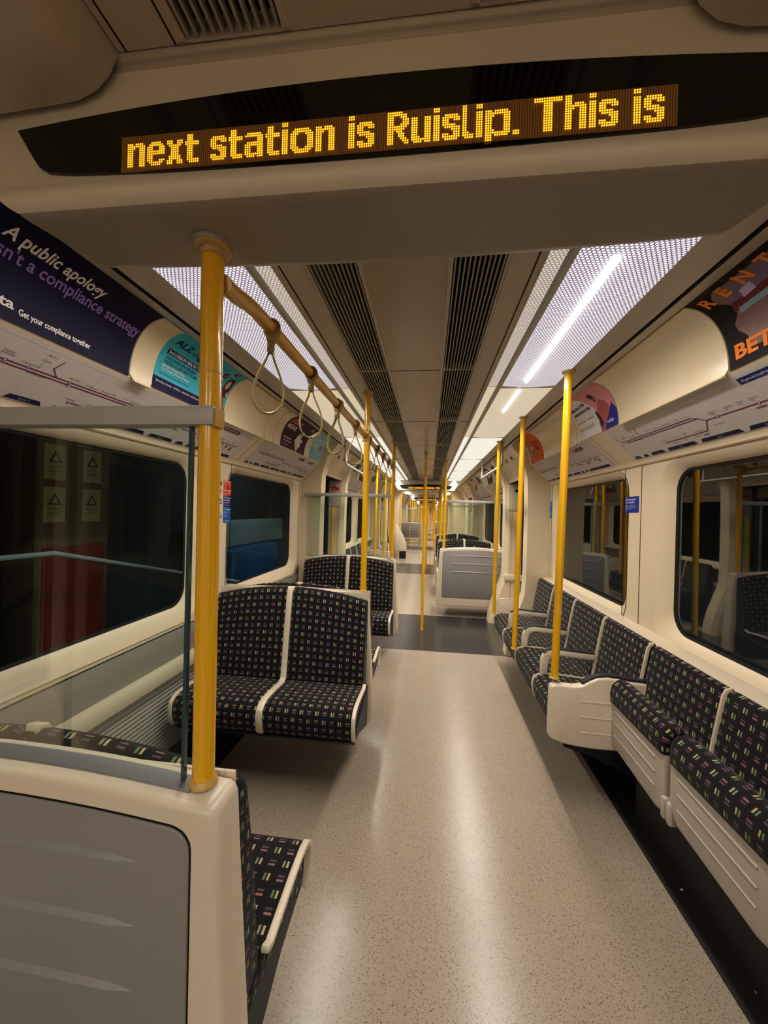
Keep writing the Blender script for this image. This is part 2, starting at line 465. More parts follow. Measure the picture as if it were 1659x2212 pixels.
while .77+LL*k<YEND-1.5:
    y=.77+LL*k
    if k==-1: k+=1; continue
    mat='lamp0' if k in(0,-2,-3) else ('lamp1' if k==1 else 'lamp2')
    for s,side in ((-1,'left'),(1,'right')):
        o=protos[mat] if mat not in used else copy_tree(protos[mat])
        used.add(mat)
        o.location=(s*.40,y,ZC); o.scale=(s,1,1)
        if k<0: tag(o,'perforated ceiling light panel behind the camera on the %s'%side,'ceiling light','lights behind on the %s'%side)
        elif k==0: tag(o,'white perforated light panel just past the big display, %s side%s'%(side,', with a bright tube line' if s>0 else ', above the strap rail'),'ceiling light')
        elif k==1: tag(o,'cream ribbed ceiling light panel on the %s, next after the perforated one'%side,'ceiling light')
        elif k<6: tag(o,'plain white ceiling light panel on the %s, %s of the plain ones'%(side,ORD[k-2]),'ceiling light')
        else: tag(o,'tiny far ceiling light panel deep down the train on the %s'%side,'ceiling light','far ceiling lights on the %s'%side)
        if k not in (5,9,10,14,15,16,20,21,25,26): downlight(o,LL,LAMP_W*(2.1 if k<0 else .85 if k<1 else 1.4 if k<2 else .5 if k==4 else 2.1),spread=176 if k<0 else LAMP_SPREAD)
        if k==0 and s>0: tube_local.build('lamp_tube',M['tube'],o)
        if k==1 and s>0:
            b=MB(); b.tube([(.185,.03,-.019),(.185,.52,-.019)],.006,8); b.build('lamp_tube',M['tube'],o)
    k+=1

# ---------------------------------------------------------------- walls with window openings
def rrect(y0,y1,z0,z1,r,n=7):
    out=[]
    for cy_,cz_,a0 in ((y1-r,z1-r,0),(y0+r,z1-r,90),(y0+r,z0+r,180),(y1-r,z0+r,270)):
        for i in range(n+1):
            a=math.radians(a0+90*i/n); out.append((cy_+r*math.cos(a),cz_+r*math.sin(a)))
    return out
def ring(b,outer,inner,x0,x1,mat=0,flip=False):
    k=len(outer); vs=[(x0,y,z) for y,z in outer]+[(x1,y,z) for y,z in inner]
    b.add(vs,[(i,(i+1)%k,(i+1)%k+k,i+k) for i in range(k)],mat)
def square_from(outer_rect,inner,n=7):
    y0,y1,z0,z1=outer_rect; k=n+1; out=[]
    cor=[(y1,z1),(y0,z1),(y0,z0),(y1,z0)]
    for q in range(4):
        for i in range(k):
            iy,iz=inner[q*k+i]; cy_,cz_=cor[q]
            # project first half on one side, second on the other, the middle on the corner
            t=i/n
            if q in (0,2): p=(cy_,iz) if t<.5 else (iy,cz_)
            else: p=(iy,cz_) if t<.5 else (cy_,iz)
            if abs(t-.5)<1e-6: p=(cy_,cz_)
            out.append(p)
    return out
n_=6
wcount=[0]
def window(yg0,yg1,s,c,dark):
    """frame lip, rubber, glass pane for one window"""
    wcount[0]+=1
    b=MB(); X=1.30*s
    o_=rrect(yg0-.075,yg1+.075,.785,1.745,.15,n_); m_=rrect(yg0-.03,yg1+.03,.84,1.715,.13,n_); g_=rrect(yg0,yg1,.87,1.70,.11,n_)
    ring(b,o_,m_,X-.004*s,X+.018*s); ring(b,m_,g_,X+.018*s,X+.048*s)
    ob=b.build('window_%d'%wcount[0],M['cream'],sharp=60); tag(ob,kind='structure')
    b=MB(); gi=rrect(yg0+.014,yg1-.014,.884,1.686,.1,n_); ring(b,g_,gi,X+.047*s,X+.052*s)
    b.build('window_rubber',M['gasket'],ob)
    b=MB(); k=len(gi); b.add([(X+.056*s,y,z) for y,z in gi],[tuple(range(k))]); b.build('window_pane',M['glass'],ob)
    return ob
def wall_side(s,name):
    b=MB(); X=1.30*s
    for ci,c in enumerate(CARS):
        for bi,(a0,a1) in enumerate(BAYS+ENDS):
            y0,y1=max(a0+c,YBACK),a1+c
            # cove, map band and its underside
            b.sheetY([(s*x,z) for x,z in COVE],y0,y1,1,0)
            b.sheetY([(s*1.087,1.95),(s*1.090,1.947),(s*1.27,1.78),(s*1.283,1.765),(s*1.284,1.757),(s*1.290,1.752),(s*1.30,1.752)],y0,y1,1,0)
            if bi<2:
                mid=(y0+y1)/2; w2=(y1-y0)/2
                wins=[(y0+.18,mid-.20),(mid+.25,y1-.20)]
            else: wins=[]
            segs=[y0]+[mid]*(1 if wins else 0)+[y1]
            if wins:
                for (g0,g1),(r0,r1) in zip(wins,((y0,mid),(mid,y1))):
                    inner=rrect(g0-.075,g1+.075,.785,1.745,.15,n_)
                    outer=square_from((r0,r1,.765,1.755),inner,n_)
                    k=len(inner)
                    b.add([(X,y,z) for y,z in outer]+[(X,y,z) for y,z in inner],[(i,(i+1)%k,(i+1)%k+k,i+k) for i in range(k)],0)
                    window(g0,g1,s,c,False)
            else:
                b.sheetY([(X,1.755),(X,.765)],y0,y1,1,0)
            # lower wall
            b.sheetY([(s*1.30,.765),(s*1.305,.763),(s*1.305,.757)],y0,y1,1,2)
            b.sheetY([(s*1.305,.757),(s*1.30,.60)],y0,y1,1,1)
            b.sheetY([(s*1.30,.60),(s*1.302,.597),(s*1.265,.592),(s*1.255,.57),(s*1.262,.525),(s*1.285,.512)],y0,y1,1,3)
            pr=[]; z=.51; i=0
            while z>.12:
                pr.append((s*(1.285+(0 if i%2 else .006)),z)); z-=.011; i+=1
            b.sheetY(pr,y0,y1,1,1)
            b.sheetY([(s*1.285,z),(s*1.25,.07),(s*1.25,.0)],y0,y1,1,4)
    o=b.build(name,[M['cream'],M['wgrey'],M['gap'],M['ledge'],M['plinth']],sharp=38)
    tag(o,kind='structure'); return o
wall_side(-1,'wall_left'); wall_side(1,'wall_right')
# pillar seams and panel joints
b=MB()
for s in (-1,1):
    for c in CARS:
        for (a0,a1) in BAYS:
            mid=(a0+a1)/2+c
            for yy in (mid+.035,mid+.225 if True else 0): b.box(s*1.298,s*1.301,yy,yy+.0035,.62,1.75)
            yy=mid+.235
            pts=[(s*(cove(CL*i/8,.0008)[0]),cove(CL*i/8,.0008)[1]) for i in range(9)]+[(s*1.268,1.781)]
            b.sheetY(pts,yy,yy+.004)
            for yy in (a0+c+.02,a1+c-.06): b.box(s*1.298,s*1.301,yy,yy+.003,.62,1.75)
tag(b.build('trim_2',M['gap']),kind='structure')

# doorways: standback pillars, header, doors
dcount=0
def standback(b,s,y0,y1,slant):
    """pillar beside a doorway, slant=+1: its bay side (low y) is slanted"""
    inner=[(.90,0),(.915,.13),(.955,.30),(1.03,.50),(1.075,.64),(1.085,.9),(1.085,1.45),(1.075,1.82),(1.02,2.02),(.93,2.12),(.90,2.18)]
    outer=[(1.40,0),(1.40,.13),(1.40,.30),(1.40,.5),(1.40,.64),(1.40,.9),(1.40,1.45),(1.40,1.82),(1.40,2.02),(1.40,2.12),(1.40,2.18)]
    n=len(inner); rows=[]
    ins=.05
    for yy,dx in ((y0,ins if slant<0 else .0),(y0+.03,0.0),(y1-.03,0),(y1,.0 if slant<0 else ins)):
        rows.append([(s*(x+dx),yy,z) for x,z in inner])
    vs=[p for r_ in rows for p in r_]; fs=[]
    for j in range(3):
        for i in range(n-1): fs.append((j*n+i,j*n+i+1,(j+1)*n+i+1,(j+1)*n+i))
    b.add(vs,fs)
    for row,yy in ((rows[0],y0),(rows[-1],y1)):
        vs=row+[(s*x,yy,z) for x,z in outer]
        b.add(vs,[(i,i+1,n+i+1,n+i) for i in range(n-1)])
tn=2
for ci,c in enumerate(CARS):
    for vi,(a0,a1) in enumerate(VEST):
        y0,y1=a0+c,a1+c
        if y1<YBACK: continue
        for s,side in ((-1,'left'),(1,'right')):
            tn+=1; b=MB()
            standback(b,s,y0+.005,y0+.20,1); standback(b,s,y1-.20,y1-.02,-1)
            o=b.build('trim_%d'%tn,M['cream'],sharp=50); tag(o,kind='structure')
            # header box over the door
            b=MB(); b.prismY([(s*.93,2.178),(s*.96,2.16),(s*1.12,1.885),(s*1.115,1.855),(s*1.40,1.855),(s*1.40,2.178)],y0+.18,y1-.18)
            h=b.build('door_header',M['cream'],o,bevel=.008)
            b=MB(); b.box(s*1.13,s*1.35,y0+.22,y1-.22,1.852,1.8545); b.build('header_recess',M['gap'],h)
            # door pair
            dcount+=1; ym=(y0+y1)/2
            d=MB(); d.box(s*1.345,s*1.38,y0+.15,y1-.15,.0,.80); d.box(s*1.345,s*1.38,y0+.15,y1-.15,1.70,1.86)
            for (p,q) in ((y0+.15,y0+.26),(ym-.10,ym+.10),(y1-.26,y1-.15)): d.box(s*1.345,s*1.38,p,q,.80,1.70)
            dd=d.build('door_%d'%dcount,M['cream']); tag(dd,kind='structure')
            g=MB()
            for (p,q) in ((y0+.26,ym-.10),(ym+.10,y1-.26)):
                g.box(s*1.338,s*1.35,p-.02,p,.78,1.72); g.box(s*1.338,s*1.35,q,q+.02,.78,1.72)
                g.box(s*1.338,s*1.35,p,q,.78,.80); g.box(s*1.338,s*1.35,p,q,1.70,1.72)
            g.box(s*1.335,s*1.35,ym-.012,ym+.012,.02,1.85); g.box(s*1.30,s*1.345,y0+.195,y0+.22,.0,1.86); g.box(s*1.30,s*1.345,y1-.225,y1-.20,.0,1.86)
            g.build('door_rubber',M['doorblue'],dd)
            g=MB()
            for (p,q) in ((y0+.26,ym-.10),(ym+.10,y1-.26)): g.add([(s*1.36,p,.8),(s*1.36,q,.8),(s*1.36,q,1.7),(s*1.36,p,1.7)],[(0,1,2,3)])
            g.build('door_pane',M['glass'],dd)
            # features on the pillar face that looks at us: recess, ledge, grab handle
            if ci<2 and vi>0:
                yy=y1-.20
                q=MB(); q.box(s*1.12,s*1.33,yy-.012,yy+.004,1.50,1.84); q.box(s*1.09,s*1.34,yy-.03,yy+.004,.58,.66)
                q.box(s*1.03,s*1.34,yy-.02,yy+.004,.02,.34)
                q.build('pillar_cover',M['white'],o,bevel=.008)
                q=MB(); q.tube([(s*1.23,yy-.004,1.47),(s*1.23,yy-.05,1.45),(s*1.232,yy-.055,1.1),(s*1.225,yy-.055,.78),(s*1.22,yy-.05,.70),(s*1.22,yy,.68)],.014,10)
                q.build('grab_handle',M['yellow'],o)
                q=MB(); q.tube([(s*1.22,yy-.013,1.76),(s*1.22,yy+.004,1.76)],.022,14); q.box(s*1.19,s*1.205,yy-.022,yy,.12,.2); q.build('keyhole',M['black'],o)
                q=MB(); q.box(s*1.17,s*1.173,yy-.0005,yy+.001,.08,1.5); q.box(s*1.03,s*1.34,yy-.021,yy-.0195,.33,.333); q.build('cover_seam',M['gap'],o)
# soffit cover around the near doorway
for s,side in ((-1,'left'),(1,'right')):
    tn+=1; b=MB()
    pr=[(s*.407,ZC+.0),(s*.412,2.15),(s*.425,2.122),(s*.447,2.10),(s*.48,2.088),(s*.52,2.085),(s*1.0,2.06),(s*1.0,2.18)]
    b.prismY(pr,-.74,.548)
    o=b.build('trim_%d'%tn,M['ceil'],sharp=40); tag(o,kind='structure')
    b=MB(); b.box(s*.305,s*.408,-.74,.546,2.154,2.158)
    if s<0: b.box(-.13,.13,-.74,.546,2.154,2.158)
    b.build('cover_plate',M['ceil'],o)
    b=MB(); b.box(s*.311,s*.3135,-.74,.546,2.1530,2.1545); b.box(s*.394,s*.3965,-.74,.546,2.1530,2.1545); b.build('cover_gap',M['gap'],o)
    e=empty('ceiling_light',(s*.40,-.71,2.105),0,'low ceiling light in the doorway cover behind the camera on the %s'%side,'ceiling light'); e.scale=(s,1,1)
    b=MB(); b.sheetY([(.10,-.026),(.22,-.034),(.34,-.030)],.0,.84); b.build('diffuser',M['lamp1'],e)
    b=MB(); b.box(.09,.35,-.01,.0,-.035,-.02); b.box(.09,.35,.84,.85,-.035,-.02); b.build('light_frame',M['steel'],e)
    downlight(e,.84,LAMP_W*.6); e.children[-1].location.z=-.04
b=MB(); b.box(-1.4,1.4,YBACK-.05,YBACK,0,2.3); tag(b.build('wall_back',M['cream']),kind='structure')
b=MB(); b.box(-1.4,1.4,YEND,YEND+.05,0,2.3); tag(b.build('wall_front',M['cream']),kind='structure')

# gangways between carriages
for gi,c in enumerate(CARS):
    y0=12.25+c; y1=13.15+c
    b=MB()
    for yy in (y0,y1-.08):
        P=[(-1.4,0),(-.86,0),(-.86,1.9),(-.80,2.04),(.80,2.04),(.86,1.9),(.86,0),(1.4,0),(1.4,2.2),(-1.4,2.2)]
        b.prismY(P,yy,yy+.08)
    tn+=1; o=b.build('trim_%d'%tn,M['cream']); tag(o,kind='structure')
    b=MB()
    for s in (-1,1):
        vs=[]; n=16
        pr=[(s*.92,2.0)]
        for i in range(n+1):
            yy=y0+.08+(y1-y0-.16)*i/n; x=.92+(.02 if i%2 else -.02)
            vs+= [(s*x,yy,.0),(s*x,yy,2.02)]
        b.add(vs,[(2*i,2*i+1,2*i+3,2*i+2) for i in range(n)])
    b.build('gangway_bellows',M['wgrey'],o)
    b=MB(); b.box(-.86,.86,y0,y0+.02,.0,.012); b.box(-.86,.86,y1-.02,y1,.0,.012); b.build('floor_plate',M['steel'],o)

# outside: dark lineside wall seen faintly through the panes
t=NT('lineside_wall'); nz=t.noise(1.2,5); c_=t.mix(nz,lin((58,66,64)),lin((22,24,26))); t.bsdf(c_,.8); M['outside']=t.m
b=MB()
for s in (-1,1): b.box(s*2.35,s*2.4,-4,YEND,-1,2.6)
tag(b.build('wall_outside',M['outside']),kind='structure')
# ---------------------------------------------------------------- passenger display units
GL={
'n':["###.####.","#########","####..###"]+["###...###"]*8,
'e':["..#####..",".#######.","###...###","###...###","#########","#########","###......","###......","###...###",".#######.","..#####.."],
'x':["###..###","###..###",".######.","..####..","..####..","..####..","..####..",".######.",".######.","###..###","###..###"],
't':[".###...",".###...",".###...","#######","#######",".###...",".###...",".###...",".###...",".###...",".###...",".######","..#####"],
's':[".######.","########","###..###","###.....","######..",".#######","....####",".....###","###..###","########",".######."],
'a':[".#######.","#########","......###","......###",".########","#########","###...###","###...###","###...###","#########",".####.###"],
'i':["###","###","...","###"]+["###"]*10,
'o':["..#######..",".#########.","####...####","###.....###","###.....###","###.....###","###.....###","###.....###","####...####",".#########.","..#######.."],
'R':["#######...","#########.","###...###.","###....###","###....###","###...####","#########.","########..","###.###...","###..###..","###..###..","###...###.","###....###","###.....##"],
'u':["###...###"]*8+["####..###","#########",".####.###"],
'l':["##..."]*11+["###..","#####",".####"],
'p':["###.######.","###########","####....###","###.....###","###.....###","###.....###","###.....###","###.....###","####....###","###########","###.######.","###........","###........"],
'.':["###","###"],
'T':["############","############"]+["....####...."]*12,
'h':["###......","###......","###......","###.####.","#########","####..###"]+["###...###"]*8,
}
ABOVE={'p':2}
WORDS=[('next',-.3985,None),('station',None,None),('is',None,None),('Ruislip.',None,None),('This',None,None),('is',None,None)]
def word_cols(wd):
    n=0
    for i,ch in enumerate(wd): n+=len(GL[ch][0])+(1 if i else 0)
    return n
def dots_mesh(X0,X1,zb,pitch,y,rad,nrow=99,big=False):
    """lit dots: list of words with start and end x"""
    b=MB()
    for wd,(xa,xb) in zip(['next','station','is','Ruislip.','This','is'],X0):
        nc=word_cols(wd); px=(xb-xa)/nc; cx=0
        for ch in wd:
            g=GL[ch]; base=ABOVE.get(ch,0)
            for ri,row in enumerate(g):
                zr=len(g)-1-ri-base
                for cidx,q in enumerate(row):
                    if q!='#': continue
                    x=xa+(cx+cidx+.5)*px; z=zb+(zr+.5)*pitch
                    k=6; vs=[(x+rad*math.cos(2*math.pi*j/k),y,z+rad*1.12*math.sin(2*math.pi*j/k)) for j in range(k)]
                    b.add(vs,[tuple(range(k))])
            cx+=len(g[0])+1
    return b
def display_unit(lit=True):
    e=empty('passenger_display')
    # casing in side profile (y,z): fascia at y=0, tray below, swept across the car; ends drawn in
    def hull(prof,name,mat,caps=True):
        b=MB(); k=len(prof); N=26; vs=[]
        for i in range(N+1):
            uu=-1+2*i/N
            for (yy,z,w_) in prof: vs.append((w_*uu,yy-(.024*uu*uu if yy>.1 else 0),z))
        fs=[(i*k+j,i*k+j+1,(i+1)*k+j+1,(i+1)*k+j) for i in range(N) for j in range(k-1)]
        fs+= [tuple(range(k-1,-1,-1)),tuple(N*k+j for j in range(k))]
        b.add(vs,fs); b.build(name,mat,e,sharp=50)
    hull([(.0,2.18,.80),(-.002,2.10,.76),(-.003,2.06,.70),(-.005,2.0,.665),(-.007,1.968,.640),(-.011,1.960,.634),(-.015,1.951,.628),(-.0155,1.945,.622),(-.013,1.938,.616),(-.007,1.933,.610),(.004,1.931,.604)],'casing',M['fascia'])
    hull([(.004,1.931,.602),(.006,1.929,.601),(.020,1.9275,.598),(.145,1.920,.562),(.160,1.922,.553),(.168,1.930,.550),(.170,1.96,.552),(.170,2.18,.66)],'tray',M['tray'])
    # lip strip along the top where it meets the ceiling
    b=MB(); b.prismX([(-.014,2.18),(-.014,2.153),(-.010,2.147),(-.004,2.147),(-.004,2.142),(.002,2.138),(.002,2.18)],-.43,.43); b.build('top_lip',M['ceil'],e,bevel=.002)
    # black window, arched, tapering at its ends
    def top(x): return 2.0805-.088*(x+.03)**2
    def bot(x): return 1.9613+.052*(x-.03)**2
    n=40; outline=[(-.59+1.18*i/n, top(-.59+1.18*i/n)) for i in range(n+1)]
    endr=[(.572,2.025),(.558,2.003),(.548,1.990),(.534,1.9815)]
    outline+=endr
    for i in range(n+1):
        x=.515-1.03*i/n; outline.append((x,bot(x)+(.002 if abs(x)>.5 else 0)))
    outline+=[(-x,z) for x,z in reversed(endr)]
    b=MB(); k=len(outline); b.add([(x,-.0115,z) for x,z in outline]+[(x,-.003,z) for x,z in outline],[tuple(range(k))]+[(i,i+k,(i+1)%k+k,(i+1)%k) for i in range(k)])
    b.build('black_window',flatblk,e,smooth=False)
    b=MB(); b.box(-.403,.402,-.0125,-.0115,1.9695,2.024); b.build('led_board',M['led'],e,smooth=False)
    if lit:
        W0=[(-.3915,-.2725),(-.254,-.061),(-.041,-.0025),(.016,.200),(.2186,.3280),(.3465,.3855)]
        b=dots_mesh(W0,None,1.9750,.00335,-.0136,.00140)
        b.build('lit_message',M['ledon'],e,smooth=False)
    return e
flatblk=NT('display_black_glass'); flatblk.bsdf(lin((6,6,8)),.12,spec=.5); flatblk=flatblk.m
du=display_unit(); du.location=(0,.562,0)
tag(du,'big display box overhead with black window and amber dot-matrix message, nearest to us','passenger display')
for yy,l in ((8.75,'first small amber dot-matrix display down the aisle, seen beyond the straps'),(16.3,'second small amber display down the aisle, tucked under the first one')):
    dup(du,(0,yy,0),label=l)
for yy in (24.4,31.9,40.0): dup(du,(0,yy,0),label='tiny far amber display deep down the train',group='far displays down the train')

# ---------------------------------------------------------------- poles
def pole(x,y,z0,z1,label,mat='yellow',group=None,rad=.0185,foot=True,x1=None):
    e=empty('grab_pole',(x,y,z0),0,label,'grab pole',group)
    dx=(x1-x) if x1 is not None else 0
    b=MB(); n=5; b.tube([(dx*i/n,0,(z1-z0)*i/n) for i in range(n+1)],rad,20); b.build('pole_tube',M[mat],e,sharp=60)
    b=MB(); b.tube([(dx,0,z1-z0-.022),(dx,0,z1-z0-.010),(dx,0,z1-z0-.008),(dx,0,z1-z0)],rad,20,radii=[rad+.003,rad+.003,rad+.013,rad+.014]); b.build('top_collar',M['collar' if mat=='yellow' else mat],e)
    b=MB(); b.tube([(0,0,0),(0,0,.006),(0,0,.010)],rad,20,radii=[rad+.006,rad+.004,rad+.001]); b.build('foot_collar',M['collar' if mat=='yellow' else mat],e)
    return e
PX=.303
p=pole(-PX-.002,.656,.950,1.922,'thick yellow pole in the foreground, from the grey seat screen to the display box',x1=-PX-.008,rad=.0192)
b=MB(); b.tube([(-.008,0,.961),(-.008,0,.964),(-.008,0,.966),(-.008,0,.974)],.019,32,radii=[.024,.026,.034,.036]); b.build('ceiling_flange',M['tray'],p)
b=MB(); b.tube([(-.004,0,.74),(-.004,0,.742)],.0194,24); b.build('sleeve_joint',M['collar'],p)
pole(-PX,2.342,.955,ZC,'yellow pole rising from the backrest of the big double seat facing us')
pole(-PX+.01,4.02,.955,ZC,'yellow pole at the aisle end of the second glass screen on the left')
pole(.033,4.78,.0,ZC,'yellow pole standing alone on the dark floor in mid aisle')
pole(.033,9.95,.0,ZC,'yellow pole standing in mid aisle, second one, far off')
pole(.735,2.02,.635,ZC-.006,'worn yellow pole on the white corner partition of the right-hand seats',x1=.765)
pole(.742,2.95,.455,ZC-.006,'yellow pole at the front edge between the right-hand seats, middle of three',x1=.765)
pole(.75,3.93,.455,ZC-.006,'yellow pole at the far end of the right-hand row of seats',x1=.765)
for yy,l in ((5.47,'yellow pole at the aisle corner of the grey panel ahead on the right'),(7.2,'yellow pole at the second seat back on the right beyond the doors'),(8.95,'yellow pole at the last seat back on the right beyond the doors')):
    pole(PX,yy,.955,ZC,l)
for yy,l in ((6.05,'yellow pole on the left beyond the doors, seen through the glass screen'),(7.25,'yellow pole on the left beyond the doors, between two others'),(8.3,'yellow pole on the left beyond the doors, just left of the strap rail end')):
    pole(-.75,yy,.455,ZC,l)
for s,sd in ((-1,'left'),(1,'right')):
    pole(s*.80,11.9,.0,2.05,'slim pale pole beside the gangway opening on the %s'%sd,rad=.016)
proto_p=pole(PX,14.9,.0,ZC,'far yellow pole in the next carriages','yellow','far yellow poles')
for c in (15.65,31.3):
    for s in (-1,1):
        for yy,xx in ((-.75,.303),(.654,.303),(2.34,.303),(4.02,.303),(5.47,.75),(7.2,.75),(8.9,.75),(1.3,.75),(3.2,.75),(10.9,.6)):
            if s>0: xx=.303 if xx==.75 else .75
            if xx==.303 and yy==-.75 and s<0: continue
            dup(proto_p,(s*xx,yy+c,0.0))
    for yy in (4.78,9.95): dup(proto_p,(.03,yy+c,0))

# grab rails
def rail(pts,rad,label,mat='yellowrail'):
    e=empty('grab_rail',pts[0],0,label,'grab rail')
    o=Vector(pts[0]); b=MB(); b.tube([Vector(q)-o for q in pts],rad,16); b.build('rail_tube',M[mat],e); return e
def smooth(pts,n=4):
    out=[]
    P=[Vector(p) for p in pts]
    for i in range(len(P)-1):
        p0=P[max(i-1,0)];p1=P[i];p2=P[i+1];p3=P[min(i+2,len(P)-1)]
        for j in range(n):
            t=j/n; out.append(.5*((2*p1)+(p2-p0)*t+(2*p0-5*p1+4*p2-p3)*t*t+(3*p1-p0-3*p2+p3)*t**3))
    out.append(P[-1]); return out
rl=rail(smooth([(-.298,.668,1.862),(-.305,.72,1.872),(-.314,.80,1.893),(-.32,.90,1.905),(-.32,1.3,1.908),(-.315,2.32,1.912),(-.31,3.99,1.925)]),.0165,'yellow overhead rail on the left that carries the hanging straps')
for yy,zz,xx in ((2.342,1.912,-.309),(3.99,1.925,-.303)):
    b=MB(); b.tube([(xx+.298,yy-.668-.03,zz-1.862),(xx+.298,yy-.668+.03,zz-1.862)],.021,16); b.tube([(xx+.298,yy-.668,zz-1.862-.035),(xx+.298,yy-.668,zz-1.862+.035)],.023,16)
    b.build('rail_clamp',M['yellowrail'],rl)
rail([(.305,5.47,1.92),(.31,7.2,1.92),(.31,8.95,1.93)],.0165,'yellow overhead rail on the right beyond the doors')
for s,sd in ((-1,'left'),(1,'right')):
    e=rail(smooth([(s*.80,3.99,2.17),(s*.80,3.99,1.98),(s*.79,4.02,1.935),(s*.78,4.12,1.925),(s*.78,5.30,1.925)],4),.0145,'pale ceiling-hung rail over the doorway on the %s'%sd,'steel')
    b=MB(); b.tube([(-s*.02,1.27,-.245),(-s*.02,1.27,.0)],.012,12); b.tube([(-s*.02,1.27,-.012),(-s*.02,1.27,.0)],.024,12); b.tube([(0,0,-.012),(0,0,0)],.026,12); b.build('hanger',M['steel'],e)
for s in (-1,1):
    for yy in (9.1,10.9): 
        pass

# hanging straps
def make_strap():
    e=empty('hanging_strap')
    # clamp wrapped around the rail (origin = rail centre)
    b=MB(); b.tube([(0,-.013,0),(0,.013,0)],.0212,18); b.tube([(0,-.013,0),(0,-.011,0)],.0222,18); b.tube([(0,.011,0),(0,.013,0)],.0222,18)
    b.prismY([(-.0205,.0),(-.009,-.036),(.009,-.036),(.0205,.0)],-.012,.012); b.build('clamp',M['strapdark'],e,bevel=.0015)
    b=MB(); b.box(-.0085,.0085,-.011,.011,-.062,-.034); b.box(-.0065,.0065,-.0125,.0125,-.058,-.038); b.build('buckle',M['strapdark'],e,bevel=.002)
    pts=[]
    half=[(.0045,-.058),(.0085,-.075),(.0165,-.095),(.027,-.12),(.0345,-.145),(.037,-.168),(.0335,-.190),(.0225,-.207),(.009,-.2145),(0,-.2155)]
    path=[(x,0,z) for x,z in half]+[(-x,0,z) for x,z in reversed(half[:-1])]
    path=smooth(path,3)
    b=MB(); b.tube(path,.003,8,radii=[(.0105,.0027)]*len(path)) 
    # make sure the band is wide along the rail direction
    b.build('strap_loop',M['strap'],e)
    return e
st=make_strap()
SY=[(.935,'nearest hanging strap, biggest loop, on the yellow rail'),(1.255,'second hanging strap on the yellow rail, in front of the purple poster'),(1.63,'third hanging strap on the yellow rail'),(2.02,'fourth hanging strap, just before the seat-back pole'),
    (2.46,'fifth hanging strap, just past the seat-back pole'),(2.82,'sixth hanging strap along the yellow rail'),(3.2,'seventh hanging strap along the yellow rail'),(3.6,'last hanging strap before the far pole of the left rail')]
for i,(yy,l) in enumerate(SY):
    o=st if i==0 else copy_tree(st)
    o.location=(-.318+.002*i,yy,1.905+.002*i); o.rotation_euler=(0,(.03,-.02,.05,.0,-.04,.03,.0,.02)[i],(.35,.15,-.2,.3,.1,.4,.2,.1)[i]); tag(o,l,'hanging strap','straps on the left rail')
for i in range(7):
    o=copy_tree(st); o.location=(.308,5.8+.45*i,1.922); o.rotation_euler=(0,0,.2*i); tag(o,'small far hanging strap on the right-hand rail beyond the doors','hanging strap','straps on the far right rail')
for c in (15.65,31.3):
    for i in range(7):
        for s in (-1,1):
            o=copy_tree(st); o.location=(s*.308,.9+c+.45*i+(4.6 if s>0 else 0),1.922); tag(o,'tiny hanging strap far down the train','hanging strap','straps in the next carriages')

